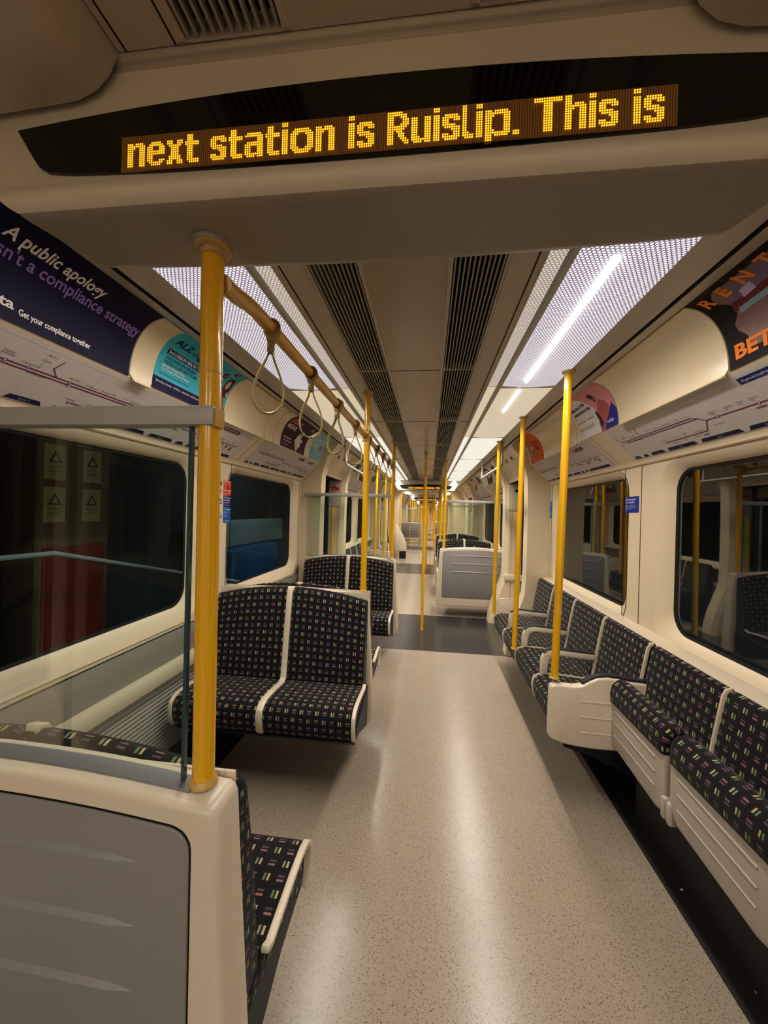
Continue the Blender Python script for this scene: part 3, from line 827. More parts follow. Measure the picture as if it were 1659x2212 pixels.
# ---------------------------------------------------------------- glass seat screens and seat shells
M['stripgrey']=plastic('glass_strip_grey',(104,102,104),.5,.04,5)
def make_screen(withglass=True,W=.97):
    """local: front panel faces -Y at y=0, centre x=0, aisle side +x"""
    e=empty('seat_screen'); hw=W/2; T=.088
    def top(x): return .973-.033*(abs(x)/hw)**2
    # white shell, outline in x,z; right edge flares a little lower down
    pts=[]; n=12
    for i in range(n+1):
        x=-hw+.035+(W-.07)*i/n; pts.append((x,top(x)))
    pts=[(-hw-.03,.16),(-hw-.02,.5),(-hw,.90),(-hw+.012,.935)]+pts+[(hw-.010,.945),(hw+.0,.925),(hw+.008,.80),(hw+.03,.5),(hw+.045,.22),(hw+.03,.165),(hw-.02,.15)]
    b=MB(); k=len(pts)
    b.add([(x,0,z) for x,z in pts]+[(x,T,z) for x,z in pts],[tuple(range(k-1,-1,-1)),tuple(k+i for i in range(k))]+[(i,(i+1)%k,(i+1)%k+k,i+k) for i in range(k)])
    b.build('shell',M['white'],e,bevel=.014,seg=4,sharp=50)
    # grey inset with three pressed ribs
    ip=[]
    for i in range(n+1):
        x=-hw+.07+(W-.150)*i/n; ip.append((x,top(x)-.040))
    r0=ip[-1]
    ip=ip+[(r0[0]+.010,r0[1]-.003),(r0[0]+.020,r0[1]-.008),(r0[0]+.028,r0[1]-.016),(r0[0]+.034,r0[1]-.027),(r0[0]+.036,r0[1]-.040),(r0[0]+.037,.6),(r0[0]+.04,.30),(r0[0]+.03,.275),(r0[0]+.01,.27),(-hw+.06,.27),(-hw+.035,.30),(-hw+.035,.86),(-hw+.045,.885)]
    b=MB(); k=len(ip); b.add([(x,-.004,z) for x,z in ip]+[(x,.002,z) for x,z in ip],[tuple(range(k-1,-1,-1))]+[(i,(i+1)%k,(i+1)%k+k,i+k) for i in range(k)])
    inset=b.build('inset_panel',M['grey'],e,bevel=.0025,sharp=50)
    b=MB(); k=len(ip); cx=0; 
    b.add([(x*1.006,-.0006,.6+(z-.6)*1.01) for x,z in ip]+[(x*1.006,.001,.6+(z-.6)*1.01) for x,z in ip],[tuple(range(k-1,-1,-1))]+[(i,(i+1)%k,(i+1)%k+k,i+k) for i in range(k)])
    b.build('inset_gap',M['gap'],inset,smooth=False)
    for z in (.846,.736,.626):
        b=MB(); ps=[]; m_=18
        xa,xb=-hw+.10,hw-.140
        vs=[];fs=[]
        for i in range(m_+1):
            x=xa+(xb-xa)*i/m_; tt=min(1,(min(i,m_-i)+.15)/1.3); zz=z-.018*(abs(x)/hw)**2+.010
            vs+=[(x,-.0042,zz+.007*tt),(x,-.0042-.0065*tt,zz-.001*tt),(x,-.0042,zz-.006*tt)]
        for i in range(m_): 
            a=3*i; fs+=[(a,a+3,a+4,a+1),(a+1,a+4,a+5,a+2)]
        b.add(vs,fs); b.build('pressed_rib',M['grey'],inset,sharp=70)
    if withglass:
        b=MB(); gx=hw-.088
        b.prismX([(.0,0)],0,0) if False else None
        strip=[]; 
        for i in range(n+1):
            x=-hw+.03+(gx+.035+hw-.03)*i/n; strip.append(x)
        vs=[];fs=[]
        for i,x in enumerate(strip):
            z=top(x)+.0045; vs+=[(x-.012,.026,z-.003),(x-.012,.028,z),(x+.0,.062,z),(x+.0,.064,z-.003)]
        for i in range(n):
            for j in range(3): fs.append((4*i+j,4*i+j+1,4*i+j+5,4*i+j+4))
        fs.append((0,1,2,3)); fs.append((4*n+3,4*n+2,4*n+1,4*n))
        b.add(vs,fs); b.build('glass_seat_strip',M['stripgrey'],e)
        g=MB(); vs=[]
        for i in range(n+1):
            x=-hw+.0+(gx+hw)*i/n; z=top(min(x,gx))
            vs+=[(x,.044,z),(x,.044,1.60),(x,.052,1.60),(x,.052,z)]
        fs=[]
        for i in range(n):
            fs+=[(4*i,4*i+1,4*i+5,4*i+4),(4*i+3,4*i+7,4*i+6,4*i+2)]
        g.add(vs,fs); g.build('glass',M['screenglass'],e,smooth=False)
        g=MB(); g.box(gx-.0045,gx+.0015,.0435,.0525,top(gx)-.002,1.60); g.build('glass_edge',M['glassedge'],e)
        g=MB(); g.box(-hw-.03,gx+.048,.030,.066,1.594,1.628); g.build('top_rail',M['railgrey'],e,bevel=.002)
        g=MB(); g.box(gx+.046,gx+.052,.034,.062,1.592,1.624); g.build('rail_end_cap',M['yellowrail'],e)
    return e
SC=-.735   # centre of the left-hand double seats
scr=make_screen(); scr.location=(SC,.602,0)
tag(scr,'nearest seat screen at lower left, grey ribbed panel in white shell with glass above','seat screen')
o=dup(scr,(SC,4.078,0),math.pi,'glass seat screen behind the second double seat on the left, at the doors',sx=(-1,1,1))
o=dup(scr,(-SC,5.43,0),None,'grey ribbed screen facing us ahead on the right, beyond the doors',sx=(-1,1,1))
o=dup(scr,(-SC,9.0,0),math.pi,'glass screen at the far end of the right-hand seats beyond the doors')
o=dup(scr,(SC,17.9,0),None,'far grey ribbed screen on the left in the next carriage',sx=(1,1,1))
o=dup(scr,(-SC,21.2,0),None,'far grey ribbed screen on the right in the next carriage',sx=(-1,1,1))
shell=make_screen(False); 
for ch in list(shell.children):
    if ch.name.startswith('inset'):
        for q in list(ch.children): bpy.data.objects.remove(q)
        bpy.data.objects.remove(ch)
shell.scale=(.965,.72,.985); shell.location=(SC,2.312,0); shell.name='seat_shell'
tag(shell,'white shell between the two back-to-back double seats on the left','seat shell')
o=dup(shell,(-SC,7.15,0),None,'white shell between back-to-back seats on the right beyond the doors',sx=(-.965,.72,.985))

# ---------------------------------------------------------------- seats
def seat_prof():
    return [(-.05,.375),(-.06,.425),(-.10,.442),(-.20,.452),(-.32,.462),(-.40,.462),(-.435,.452),(-.458,.43),(-.466,.40),(-.462,.36),(-.452,.325),(-.435,.308),(-.40,.305),(-.36,.33),(-.2,.36)]
def back_prof(h):
    return [(-.008,.40),(-.10,.40),(-.132,.42),(-.136,.45),(-.122,.56),(-.104,.70),(-.080,.83),(-.062,h-.03),(-.050,h-.008),(-.030,h),(-.012,h-.006),(-.004,h-.03)]
def ribbon(b,path,x0,x1,th=.010):
    """flat strip following an open (y,z) path, raised by th on the outside"""
    P=[Vector(p) for p in path]; k=len(P); N=[]
    for i in range(k):
        d=(P[min(i+1,k-1)]-P[max(i-1,0)]).normalized(); N.append(Vector((d.y,-d.x)))
    A=[P[i]+N[i]*th for i in range(k)]; Bk=[P[i]-N[i]*.012 for i in range(k)]
    b.prismX([tuple(q) for q in A]+[tuple(q) for q in reversed(Bk)],x0,x1)
def seat_path(h):
    return [(-.035,h+.002),(-.055,h-.004),(-.068,h-.03),(-.086,.83),(-.108,.70),(-.126,.56),(-.142,.46),(-.165,.447),(-.20,.450),(-.32,.460),(-.40,.460),(-.437,.450),(-.460,.43),(-.468,.40),(-.464,.36),(-.454,.325),(-.437,.306)]
def make_double():
    e=empty('double_seat'); hw=.472; h=.955
    def zm(x,z):
        t=max(0,min(1,(z-.5)/.45)); return z+t*(.020-.062*(abs(x)/hw)**2)
    b=MB()
    for (x0,x1,nm) in ((-hw,-.017,'backrest'),(.017,hw,'backrest')):
        b=MB(); b.padX(back_prof(h),x0,x1,.012,zmod=zm,nx=8); b.build('backrest',M['fabric'],e,sharp=70)
        b=MB(); b.padX(seat_prof(),x0,x1,.012); b.build('seat_cushion',M['fabric'],e,sharp=70)
    b=MB(); ribbon(b,[(y,z+(.018 if z>.9 else 0)) for y,z in seat_path(h)],-.017,.017,.004); b.build('centre_divider',M['white'],e,bevel=.003)
    for s in (-1,1):
        b=MB(); ribbon(b,seat_path(h)[6:],s*hw,s*(hw+.020),.003); b.build('side_trim',M['white'],e,bevel=.004)
    b=MB(); b.prismX([(-.02,.40),(-.42,.31),(-.44,.30),(-.43,.285),(-.30,.27),(-.02,.16)],-hw+.01,hw+.012); b.build('seat_base',M['navy'],e)
    b=MB(); b.prismX([(-.0,.40),(-.006,.95),(0.0,.95)],-hw,hw); b.build('back_shell',M['white'],e)
    return e
ds=make_double(); ds.location=(SC,2.31,0)
tag(ds,'big double seat on the left facing us, dark patterned cushions with white divider','double seat')
dup(ds,(SC,2.378,0),math.pi,'double seat facing away, back to back behind the big one on the left')
dup(ds,(SC,3.99,0),0,'second double seat facing us on the left, in front of the glass screen')
dup(ds,(SC,.69,0),math.pi,'nearest double seat facing away, against the grey panel at lower left')
dup(ds,(-SC,5.52,0),math.pi,'double seat facing away, behind the grey panel on the right beyond the doors')
dup(ds,(-SC,7.15,0),0,'double seat facing us on the right beyond the doors, first one')
dup(ds,(-SC,7.215,0),math.pi,'double seat facing away in the middle of the right bay beyond the doors')
dup(ds,(-SC,8.91,0),0,'double seat facing us at the far end of the right bay beyond the doors')
for c in (15.65,):
    dup(ds,(SC,18.0,0),math.pi,'far double seat in the next carriage on the left',group='far double seats')
    dup(ds,(SC,19.6,0),0,'far double seat in the next carriage on the left',group='far double seats')

def make_single(first=False):
    """one place of a longitudinal bench, width .48, faces local -Y"""
    e=empty('bench_seat'); hw=.236; h=.84
    b=MB(); pr=[(y*.8,(z-.40)*.78+.40) for y,z in back_prof(.955)]
    b.padX(pr,-hw,hw,.014); b.build('backrest',M['fabric'],e,sharp=70)
    b=MB(); b.padX(seat_prof(),-hw,hw,.014); b.build('seat_cushion',M['fabric'],e,sharp=70)
    pth=[(y*.8 if z>.45 and y>-.15 else y,(z-.40)*.78+.40 if z>.46 else z) for y,z in seat_path(.955)]
    b=MB(); ribbon(b,pth,hw+.001,hw+.010,.004); b.build('divider',M['white'],e,bevel=.002)
    b=MB(); b.prismX([(.0,.40),(-.42,.31),(-.44,.30),(-.43,.285),(-.30,.25),(0,.12)],-hw,hw); b.build('seat_base',M['navy'],e)
    return e
sg=make_single(); RX=1.225
names=['fixed bench seat right behind the white corner partition','fixed bench seat on the right, second past the partition','fixed bench seat on the right, third past the partition','farthest fixed bench seat on the right, by the doors']
sg.location=(RX,2.27,0); sg.rotation_euler=(0,0,-math.pi/2); tag(sg,names[0],'bench seat')
for i in (1,2,3): dup(sg,(RX,2.27+.485*i,0),-math.pi/2,names[i])
fn=['bench seat on the left beyond the doors, nearest','bench seat on the left beyond the doors, second','bench seat on the left beyond the doors, third','bench seat on the left beyond the doors, fourth']
for i in range(4): dup(sg,(-RX,5.95+.485*i,0),math.pi/2,fn[i])
# armrests
def make_arm():
    e=empty('armrest')
    b=MB(); 
    top=[(0.0,.60),(-.12,.608),(-.235,.618),(-.275,.610),(-.305,.585),(-.318,.55),(-.32,.50),(-.32,.43)]
    bot=[(-.278,.43),(-.278,.50),(-.270,.545),(-.255,.568),(-.225,.578),(-.12,.570),(0.0,.562)]
    b.prismX(top+bot,-.016,.016); b.build('arm_frame',M['white'],e,bevel=.006,sharp=60)
    b=MB(); b.prismX([(y,z+.001) for y,z in top[:5]]+[(y,z+.008) for y,z in reversed(top[:5])],-.017,.017); b.build('arm_pad',M['armblack'],e,bevel=.003)
    return e
ar=make_arm(); ar.location=(RX-.10,2.515,0); ar.rotation_euler=(0,0,-math.pi/2); tag(ar,'nearest curved armrest with black pad on the right-hand seats','armrest')
dup(ar,(RX-.10,3.0,0),-math.pi/2,'middle curved armrest with black pad on the right-hand seats')
dup(ar,(RX-.10,3.485,0),-math.pi/2,'farthest curved armrest with black pad on the right-hand seats')
for yy,l in ((6.19,'near'),(6.675,'middle'),(7.16,'far')): dup(ar,(-RX+.10,yy,0),math.pi/2,'%s armrest of the left bench beyond the doors'%l)
# corner partition (faces -Y)
def make_part():
    e=empty('corner_partition')
    top=[(.685,.595),(.69,.612),(.71,.618),(.80,.614),(.835,.622),(.87,.645),(.905,.662),(.95,.668),(1.0,.664),(1.05,.655),(1.13,.65)]
    bot=[(1.13,.25),(1.05,.315),(1.0,.318),(.88,.318),(.80,.325),(.74,.335),(.70,.348),(.682,.362)]
    b=MB(); poly=top+bot; k=len(poly)
    b.add([(x,0,z) for x,z in poly]+[(x,.05,z) for x,z in poly],[tuple(range(k)),tuple(2*k-1-i for i in range(k))]+[(i,i+k,(i+1)%k+k,(i+1)%k) for i in range(k)])
    b.build('partition_shell',M['white'],e,bevel=.009,seg=3,sharp=50)
    b=MB(); tp=top[4:]; poly=[(x,z+.001) for x,z in tp]+[(x,z+.012) for x,z in reversed(tp)]
    b.prismY([(x,z) for x,z in poly],.012,.045); b.build('arm_pad',M['armblack'],e,bevel=.003)
    for z in (.55,.475,.40):
        b=MB(); b.prismY([(.83,z),(.985,z-.004),(.985,z-.009),(.83,z-.005)],-.003,.002); b.build('pressed_rib',M['white'],e,bevel=.001)
    return e
cp_=make_part(); cp_.location=(.02,1.975,0); tag(cp_,'white curved corner partition with three ribs at the end of the right bench','seat partition')
dup(cp_,(-.02,7.95,0),None,'far white partition at the end of the left bench',sx=(-1,1,1))
# tip-up seats, folded
def make_tip():
    """local: faces -Y, folded pan in front of the backrest, width .455"""
    e=empty('tip_up_seat'); hw=.222
    b=MB(); pr=[(y*.8,(z-.40)*.78+.40) for y,z in back_prof(.955)]
    b.padX(pr,-hw-.012,hw+.012,.014); b.build('backrest',M['fabric'],e,sharp=70)
    pth=[(y*.8,(z-.40)*.78+.40) for y,z in seat_path(.955)[:7]]
    b=MB(); ribbon(b,pth,hw+.0125,hw+.0215,.006); b.build('divider',M['white'],e,bevel=.002)
    # pan: cushion at the back and wrapping over the top, shell in front
    cu=[(-.135,.36),(-.135,.60),(-.15,.648),(-.185,.668),(-.215,.662),(-.238,.640),(-.246,.60),(-.243,.56),(-.225,.552),(-.20,.50),(-.19,.36)]
    b=MB(); b.padX(cu,-hw,hw,.022); b.build('seat_cushion',M['fabric'],e,sharp=70)
    # shell outline in x,z (front face), lower corners cut back
    ol=[(-hw,.585),(-hw,.44),(-hw+.004,.40),(-hw+.03,.365),(-hw+.06,.352),(hw-.06,.330),(hw-.03,.335),(hw-.01,.36),(hw,.42),(hw,.56),(hw-.015,.575)]
    b=MB(); k=len(ol); b.add([(x,-.236,z) for x,z in ol]+[(x,-.19,z) for x,z in ol],[tuple(range(k)),tuple(2*k-1-i for i in range(k))]+[(i,i+k,(i+1)%k+k,(i+1)%k) for i in range(k)])
    b.build('seat_shell',M['seatgrey'],e,bevel=.014,seg=3,sharp=50)
    for z in (.53,.475,.42):
        b=MB(); b.add([(-hw+.05,-.2365,z),(hw-.06,-.2365,z-.008),(hw-.06,-.2395,z-.011),(-hw+.05,-.2395,z-.003),(hw-.06,-.2365,z-.015),(-hw+.05,-.2365,z-.007)],[(0,3,2,1),(3,5,4,2)])
        b.build('pressed_rib',M['seatgrey'],e,smooth=False)
    for sx_ in (-1,1):
        b=MB(); b.box(sx_*(hw-.004)-.014,sx_*(hw-.004)+.014,-.242,-.16,.325,.41); b.build('hinge',M['seatgrey'],e,bevel=.010,seg=3)
    b=MB(); b.box(-hw-.01,hw+.01,-.10,0,.05,.40); b.build('seat_base',M['plinth'],e)
    return e
M['seatgrey']=plastic('tip_seat_grey',(168,158,144),.4,.04,4,bs=.15)
tp=make_tip(); tp.location=(RX,1.775,0); tp.rotation_euler=(0,0,-math.pi/2); tag(tp,'folded tip-up seat next to the white corner partition','tip-up seat')
dup(tp,(RX,1.305,0),-math.pi/2,'folded tip-up seat in the lower right corner, nearest fully seen')
dup(tp,(RX,.835,0),-math.pi/2,'folded tip-up seat cut off by the right edge of the photo')
for s,sd in ((-1,'left'),(1,'right')):
    for i in (0,1): dup(tp,(s*RX,11.15+.47*i,0),-s*math.pi/2,'small folded tip-up seat by the gangway on the %s, %s'%(sd,('nearer one','farther one')[i]))
# beige shelf above the right-hand backrests, grey shelf left far
b=MB(); b.prismY([(1.30,.782),(1.235,.775),(1.222,.79),(1.222,.812),(1.235,.822),(1.30,.838)],.62,4.04); tag(b.build('trim_shelf',M['ledge'],bevel=.003),kind='structure').name='trim_90'
b=MB(); b.prismY([(-1.30,.782),(-1.235,.775),(-1.222,.79),(-1.222,.812),(-1.235,.822),(-1.30,.838)],5.45,9.03); tag(b.build('trim_shelf',M['ledge'],bevel=.003),kind='structure').name='trim_91'
# seat heater boxes below
b=MB(); b.box(1.12,1.25,.62,2.0,.006,.30); tag(b.build('baseboard_right',M['plinth']),kind='structure')
# end bay curved partition on the left
e=empty('end_partition',(0,0,0),0,'white sloping partition by the gangway on the left','partition')
b=MB(); b.prismY([(-.95,1.05),(-.88,1.03),(-.70,.72),(-.60,.5),(-.58,.25),(-.66,.22),(-.95,.22)],11.88,11.98); b.build('sloping_panel',M['white'],e,bevel=.02)
b=MB(); b.box(-.80,-.60,11.87,11.99,.0,.22); b.build('kick_panel',M['black'],e)
#@@PART3
# ---------------------------------------------------------------- lettering and posters
FL={}
def fl_(rgb,rough=.45):
    k=(rgb,rough)
    if k not in FL: FL[k]=flat('print_%02x%02x%02x'%rgb,rgb,.6,.12)
    return FL[k]
def text2d(body,size,bold=0.0,align='LEFT',shear=0):
    cu=bpy.data.curves.new('txt','FONT'); cu.body=body; cu.size=size; cu.offset=bold*size; cu.align_x=align; cu.resolution_u=3; cu.shear=shear
    o=bpy.data.objects.new('txt',cu); col.objects.link(o)
    me=bpy.data.meshes.new_from_object(o)
    vs=[(v.co.x,v.co.y) for v in me.vertices]; fs=[tuple(p.vertices) for p in me.polygons]
    bpy.data.objects.remove(o); bpy.data.curves.remove(cu); bpy.data.meshes.remove(me)
    return vs,fs
def slice_v(vs,fs,step=.012):
    """cut flat artwork into thin horizontal strips so that it can follow a curved poster"""
    bm=bmesh.new(); V=[bm.verts.new((x,y,0)) for x,y in vs]
    for fc in fs:
        try: bm.faces.new([V[i] for i in fc])
        except ValueError: pass
    y0=min(y for x,y in vs); y1=max(y for x,y in vs); y=y0+step
    while y<y1-1e-4:
        bmesh.ops.bisect_plane(bm,geom=bm.verts[:]+bm.edges[:]+bm.faces[:],plane_co=(0,y,0),plane_no=(0,1,0),dist=1e-6); y+=step
    bm.verts.index_update(); out=[(v.co.x,v.co.y) for v in bm.verts]; of=[tuple(v.index for v in fc.verts) for fc in bm.faces]
    bm.free(); return out,of
class Art:
    """flat artwork in (u,v) metres, mapped onto a surface"""
    def __init__(s,fn,parent,curved=False): s.curved=curved; s.fn=fn; s.e=parent; s.h=.0012
    def rect(s,name,u0,u1,v0,v1,rgb,h=None,nu=1,nv=6,rough=.4):
        h=s.h if h is None else h; b=MB(); vs=[];fs=[]
        for j in range(nv+1):
            for i in range(nu+1): vs.append(s.fn(u0+(u1-u0)*i/nu,v0+(v1-v0)*j/nv,h))
        for j in range(nv):
            for i in range(nu): a=j*(nu+1)+i; fs.append((a,a+1,a+nu+2,a+nu+1))
        b.add(vs,fs); return b.build(name,fl_(rgb,rough),s.e,sharp=60)
    def poly(s,name,pts,rgb,h=None):
        h=s.h if h is None else h; b=MB(); fs=[tuple(range(len(pts)))]
        if s.curved: pts,fs=slice_v(pts,fs)
        b.add([s.fn(x,y,h) for x,y in pts],fs); return b.build(name,fl_(rgb),s.e,smooth=False)
    def blob(s,name,cu,cv,ru,rv,rgb,h=None,n=20):
        return s.poly(name,[(cu+ru*math.cos(2*math.pi*i/n),cv+rv*math.sin(2*math.pi*i/n)) for i in range(n)],rgb,h)
    def text(s,name,items,rgb,h=None):
        """items: (body,u,v,size,bold[,rot])"""
        h=s.h*2 if h is None else h; b=MB()
        for it in items:
            body,u_,v_,sz,bd=it[:5]; rot=math.radians(it[5]) if len(it)>5 else 0
            vs,fs=text2d(body,sz,bd)
            if len(it)>6:
                q0=min(x for x,y in vs); q1=max(x for x,y in vs); vs=[((x-q0)*it[6]/(q1-q0),y) for x,y in vs]
            if s.curved and sz>.03: vs,fs=slice_v(vs,fs)
            b.add([s.fn(u_+x*math.cos(rot)-y*math.sin(rot),v_+x*math.sin(rot)+y*math.cos(rot),h) for x,y in vs],fs)
        return b.build(name,fl_(rgb),s.e,smooth=False,doubles=False)
    def line(s,b,pts,w,h):
        for (x0,y0),(x1,y1) in zip(pts,pts[1:]):
            d=Vector((x1-x0,y1-y0)); 
            if d.length<1e-6: continue
            d.normalize(); n=Vector((-d.y,d.x))*w/2; q=d*w*.3
            b.add([s.fn(x0-q.x+n.x,y0-q.y+n.y,h),s.fn(x1+q.x+n.x,y1+q.y+n.y,h),s.fn(x1+q.x-n.x,y1+q.y-n.y,h),s.fn(x0-q.x-n.x,y0-q.y-n.y,h)],[(0,1,2,3)])
def cove_fn(side,Y0):
    """u to the reader's right, v up from the cove's lower edge"""
    def fn(u_,v_,h):
        x,z=cove(CL-v_,h+.002); return (side*x,(Y0+u_) if side<0 else (Y0-u_),z)
    return fn
def map_fn(side,Y0):
    def fn(u_,v_,h):
        x,z=mapp(v_,h+.001); return (side*x,(Y0+u_) if side<0 else (Y0-u_),z)
    return fn
def wall_fn(side,X,Y0,Z0):
    def fn(u_,v_,h): return (side*(X-h),(Y0+u_) if side<0 else (Y0-u_),Z0+v_)
    return fn
def cover(side,Y0,Y1,label,mat='blank'):
    """moulded plastic poster holder with a turned-out foot"""
    ya,yb=min(Y0,Y1),max(Y0,Y1)
    e=empty('poster_holder',(0,0,0),0,label,'poster holder')
    b=MB(); n=16; rows=[]; r_=.022
    vs=[];fs=[]
    for i in range(n+1):
        sv=.004+(CL+.010-.004)*i/n
        if sv<=CL: x,z=cove(sv,.005)
        else: x,z=1.0825,1.95-(sv-CL)
        d=max(0,sv-(CL+.010-r_)); inset=r_-math.sqrt(max(0,r_*r_-d*d))
        vs+=[(side*x,ya+inset,z),(side*x,yb-inset,z)]
    for i in range(n): fs.append((2*i,2*i+1,2*i+3,2*i+2))
    b.add(vs,fs)
    # outer thickness
    k=len(vs); 
    for i in range(n): 
        for q in (0,1):
            a,c_=vs[2*i+q],vs[2*i+2+q]; b.add([a,c_,(c_[0]+side*.006,c_[1],c_[2]+.002),(a[0]+side*.006,a[1],a[2]+.004)],[(0,1,2,3)])
    b.build('holder_face',M[mat],e,sharp=60)
    b=MB(); b.box(side*1.072,side*1.086,ya+.012,yb-.012,1.934,1.944)
    b.build('holder_foot',M[mat],e,bevel=.004)
    return e
def poster(side,ystart,width,label,rgb):
    """ystart = reader's left edge"""
    e=empty('poster',(0,0,0),0,label,'poster'); a=Art(cove_fn(side,ystart),e,True)
    a.rect('poster_sheet',0,width,.0,CL-.002,rgb,.0006,1,14)
    return a
GAPD=M['gap']
# left side posters (reader's left = nearer the camera = smaller Y)
a=poster(-1,.30,1.068,'long dark navy poster at upper left about a public apology',(18,14,44))
a.text('white_lettering',[('A public apology',.562,.208,.056,.020,0,.305)],(236,230,228))
a.text('tagline_lettering',[('Get your compliance together',.661,.031,.026,.018,0,.232)],(236,230,228))
a.text('brand_lettering',[('vanta',.540,.038,.042,.022,0,.108)],(222,216,214))
a.text('violet_lettering',[("isn't a compliance strategy",.560,.157,.054,.014,0,.50)],(132,104,170))
cover(-1,1.372,1.49,'cream poster holder between the dark poster and the turquoise poster')
a=poster(-1,1.492,.562,'turquoise health poster behind the thick foreground pole',(64,172,190))
a.rect('navy_footer',0,.562,0,.055,(26,20,60),.0012)
a.text('logo_lettering',[('ALZ',.036,.219,.050,.02,0,.105)],(20,20,70)); a.text('logo_small_lettering',[('EXPO',.15,.219,.018,.0)],(30,80,110))
a.rect('navy_banner',.034,.38,.163,.188,(24,24,72),.0012); a.poly('date_banner',[(.20,.284),(.33,.284),(.365,.234),(.20,.234)],(24,24,72)); a.poly('place_banner',[(.20,.228),(.345,.228),(.325,.204),(.20,.204)],(30,40,96))
a.text('white_lettering',[('3rd LONDON HEALTH TOURISM EXPO',.042,.168,.022,.018,0,.325)],(226,224,214))
a.text('white_small_lettering',[('Meet 80+ Hospitals & Clinics\nfrom Turkiye and Across the Globe',.038,.107,.0145,.01,0,.185),('Saturday, Sunday  10:00am  admission, conferences, consultations',.02,.034,.011,.01,0,.40)],(226,224,214))
a.text('banner_lettering',[('15 FEBRUARY 2026',.215,.262,.017,.015,0,.118),('HILTON LONDON',.225,.242,.013,.015,0,.115)],(226,224,214))
a.text('dark_lettering',[('DISCOVER AFFORDABLE',.043,.141,.021,.012,0,.212),('WORLD-CLASS HEALTHCARE',.040,.122,.021,.012,0,.232)],(16,66,88)); a.text('teal_lettering',[('Get Free Consultations, Book Treatment!',.032,.072,.0125,.005,0,.205)],(16,90,104))
for (cu_,cv_) in ((.441,.226),(.492,.270),(.396,.178)):
    a.blob('photo_ring',cu_,cv_,.027,.025,(200,220,222),.0016); a.blob('photo_circle',cu_,cv_,.0235,.0215,(44,44,84),.0020)
    a.blob('photo_detail',cu_+.003,cv_,.011,.009,(150,120,120),.0024)
a.poly('sweater',[(.40,.002),(.405,.05),(.43,.10),(.455,.125),(.49,.14),(.52,.125),(.545,.08),(.558,.03),(.56,.002)],(150,76,44),.0016)
a.poly('raised_sleeve',[(.425,.07),(.45,.14),(.475,.145),(.478,.09)],(168,92,58),.0019)
a.poly('hair',[(.49,.13),(.485,.19),(.50,.228),(.525,.236),(.545,.222),(.552,.18),(.55,.12),(.535,.11)],(74,34,34),.0017); a.blob('face',.515,.186,.017,.028,(214,170,150),.0021); a.blob('hand',.462,.158,.010,.017,(214,170,150),.0021); a.blob('hand',.545,.135,.009,.015,(214,170,150),.0021)
cover(-1,2.056,2.59,'wide blank cream poster holder past the turquoise poster')
cover(-1,2.60,2.75,'blank cream holder before the panel seam on the left',)
cover(-1,2.765,2.89,'narrow cream holder left of the purple poster')
a=poster(-1,2.892,.575,'small dark purple poster with a white hand drawing',(58,22,50))
a.text('pink_lettering',[('STOP IT',.04,CL-.085,.062,.025)],(236,150,150)); a.text('cream_lettering',[('MEANS',.04,CL-.14,.058,.025),('stop harassment',.045,.075,.024,.015),('on public transport',.045,.050,.024,.015),('report it, text us',.045,.022,.018,.01)],(232,208,200))
a.poly('white_shape',[(.34,.0),(.29,.09),(.36,.17),(.44,.06),(.39,.03)],(226,216,212),.0016); a.poly('hand_drawing',[(.36,.05),(.335,.09),(.36,.11),(.40,.19),(.43,.19),(.41,.12),(.47,.12),(.465,.10),(.42,.08),(.40,.05)],(230,222,218),.0022)
a.text('corner_lettering',[('TFL',.47,CL-.06,.04,.02)],(228,220,214))
cover(-1,3.47,3.60,'narrow cream holder between the purple and the pale blue poster')
a=poster(-1,3.602,.42,'small pale blue poster with a red dot',(140,188,194))
a.text('white_lettering',[("DON'T STAY",.03,CL-.11,.06,.02),('SILENT',.03,CL-.17,.06,.02)],(226,228,224)); a.blob('red_dot',.30,.14,.026,.026,(196,52,56),.002)
a.text('small_lettering',[('see it say it',.04,.085,.024,.01),('sorted now',.04,.055,.024,.01)],(60,110,124))
# right side posters (reader's left = farther)
a=poster(1,1.425,1.05,'black and orange concert style poster at upper right, lettered down its edges',(16,12,12))
def night(Art_):
    pass
# abstract dusk street picture printed on the poster
tn_=NT('poster_picture'); nz=tn_.noise(14,6); nz2=tn_.noise(40,4); c1=tn_.mix(nz,lin((22,12,14)),lin((150,104,96))); c1=tn_.mix(tn_.math('MULTIPLY',nz2,.6),c1,lin((30,18,18))); tn_.bsdf(c1,.4); M['picture']=tn_.m
b=MB(); fn=cove_fn(1,1.425); vs=[];fs=[]
for j in range(11):
    v_=.045+(CL-.075)*j/10; lo=.075+.02*math.sin(j*1.3)
    vs+=[fn(lo,v_,.0014),fn(1.0,v_,.0014)]
for j in range(10): fs.append((2*j,2*j+1,2*j+3,2*j+2))
b.add(vs,fs); b.build('picture',M['picture'],a.e)
a.poly('lit_building',[(.10,.20),(.16,.268),(.45,.27),(.45,.22)],(104,92,104),.0018); a.poly('white_sign',[(.135,.195),(.14,.222),(.185,.228),(.185,.20)],(170,160,178),.0022)
a.poly('red_roof',[(.08,.17),(.09,.20),(.60,.215),(.60,.18)],(92,34,34),.0018); a.poly('blue_window_strip',[(.095,.158),(.10,.176),(.28,.186),(.28,.168)],(116,132,140),.0022)
a.poly('street',[(.09,.055),(.14,.09),(.60,.11),(.60,.055)],(120,98,86),.0017)
for it in [('R',.022,.230,.062,.035),('E',.095,.230,.062,.035),('N',.165,.231,.062,.035),('T',.248,.232,.062,.035),('BETTER',.030,.030,.064,.035,0,.29)]: a.text('orange_lettering',[it],(232,126,40))
cover(1,1.428,2.185,'long blank cream poster holder on the right, next to the black and orange poster')
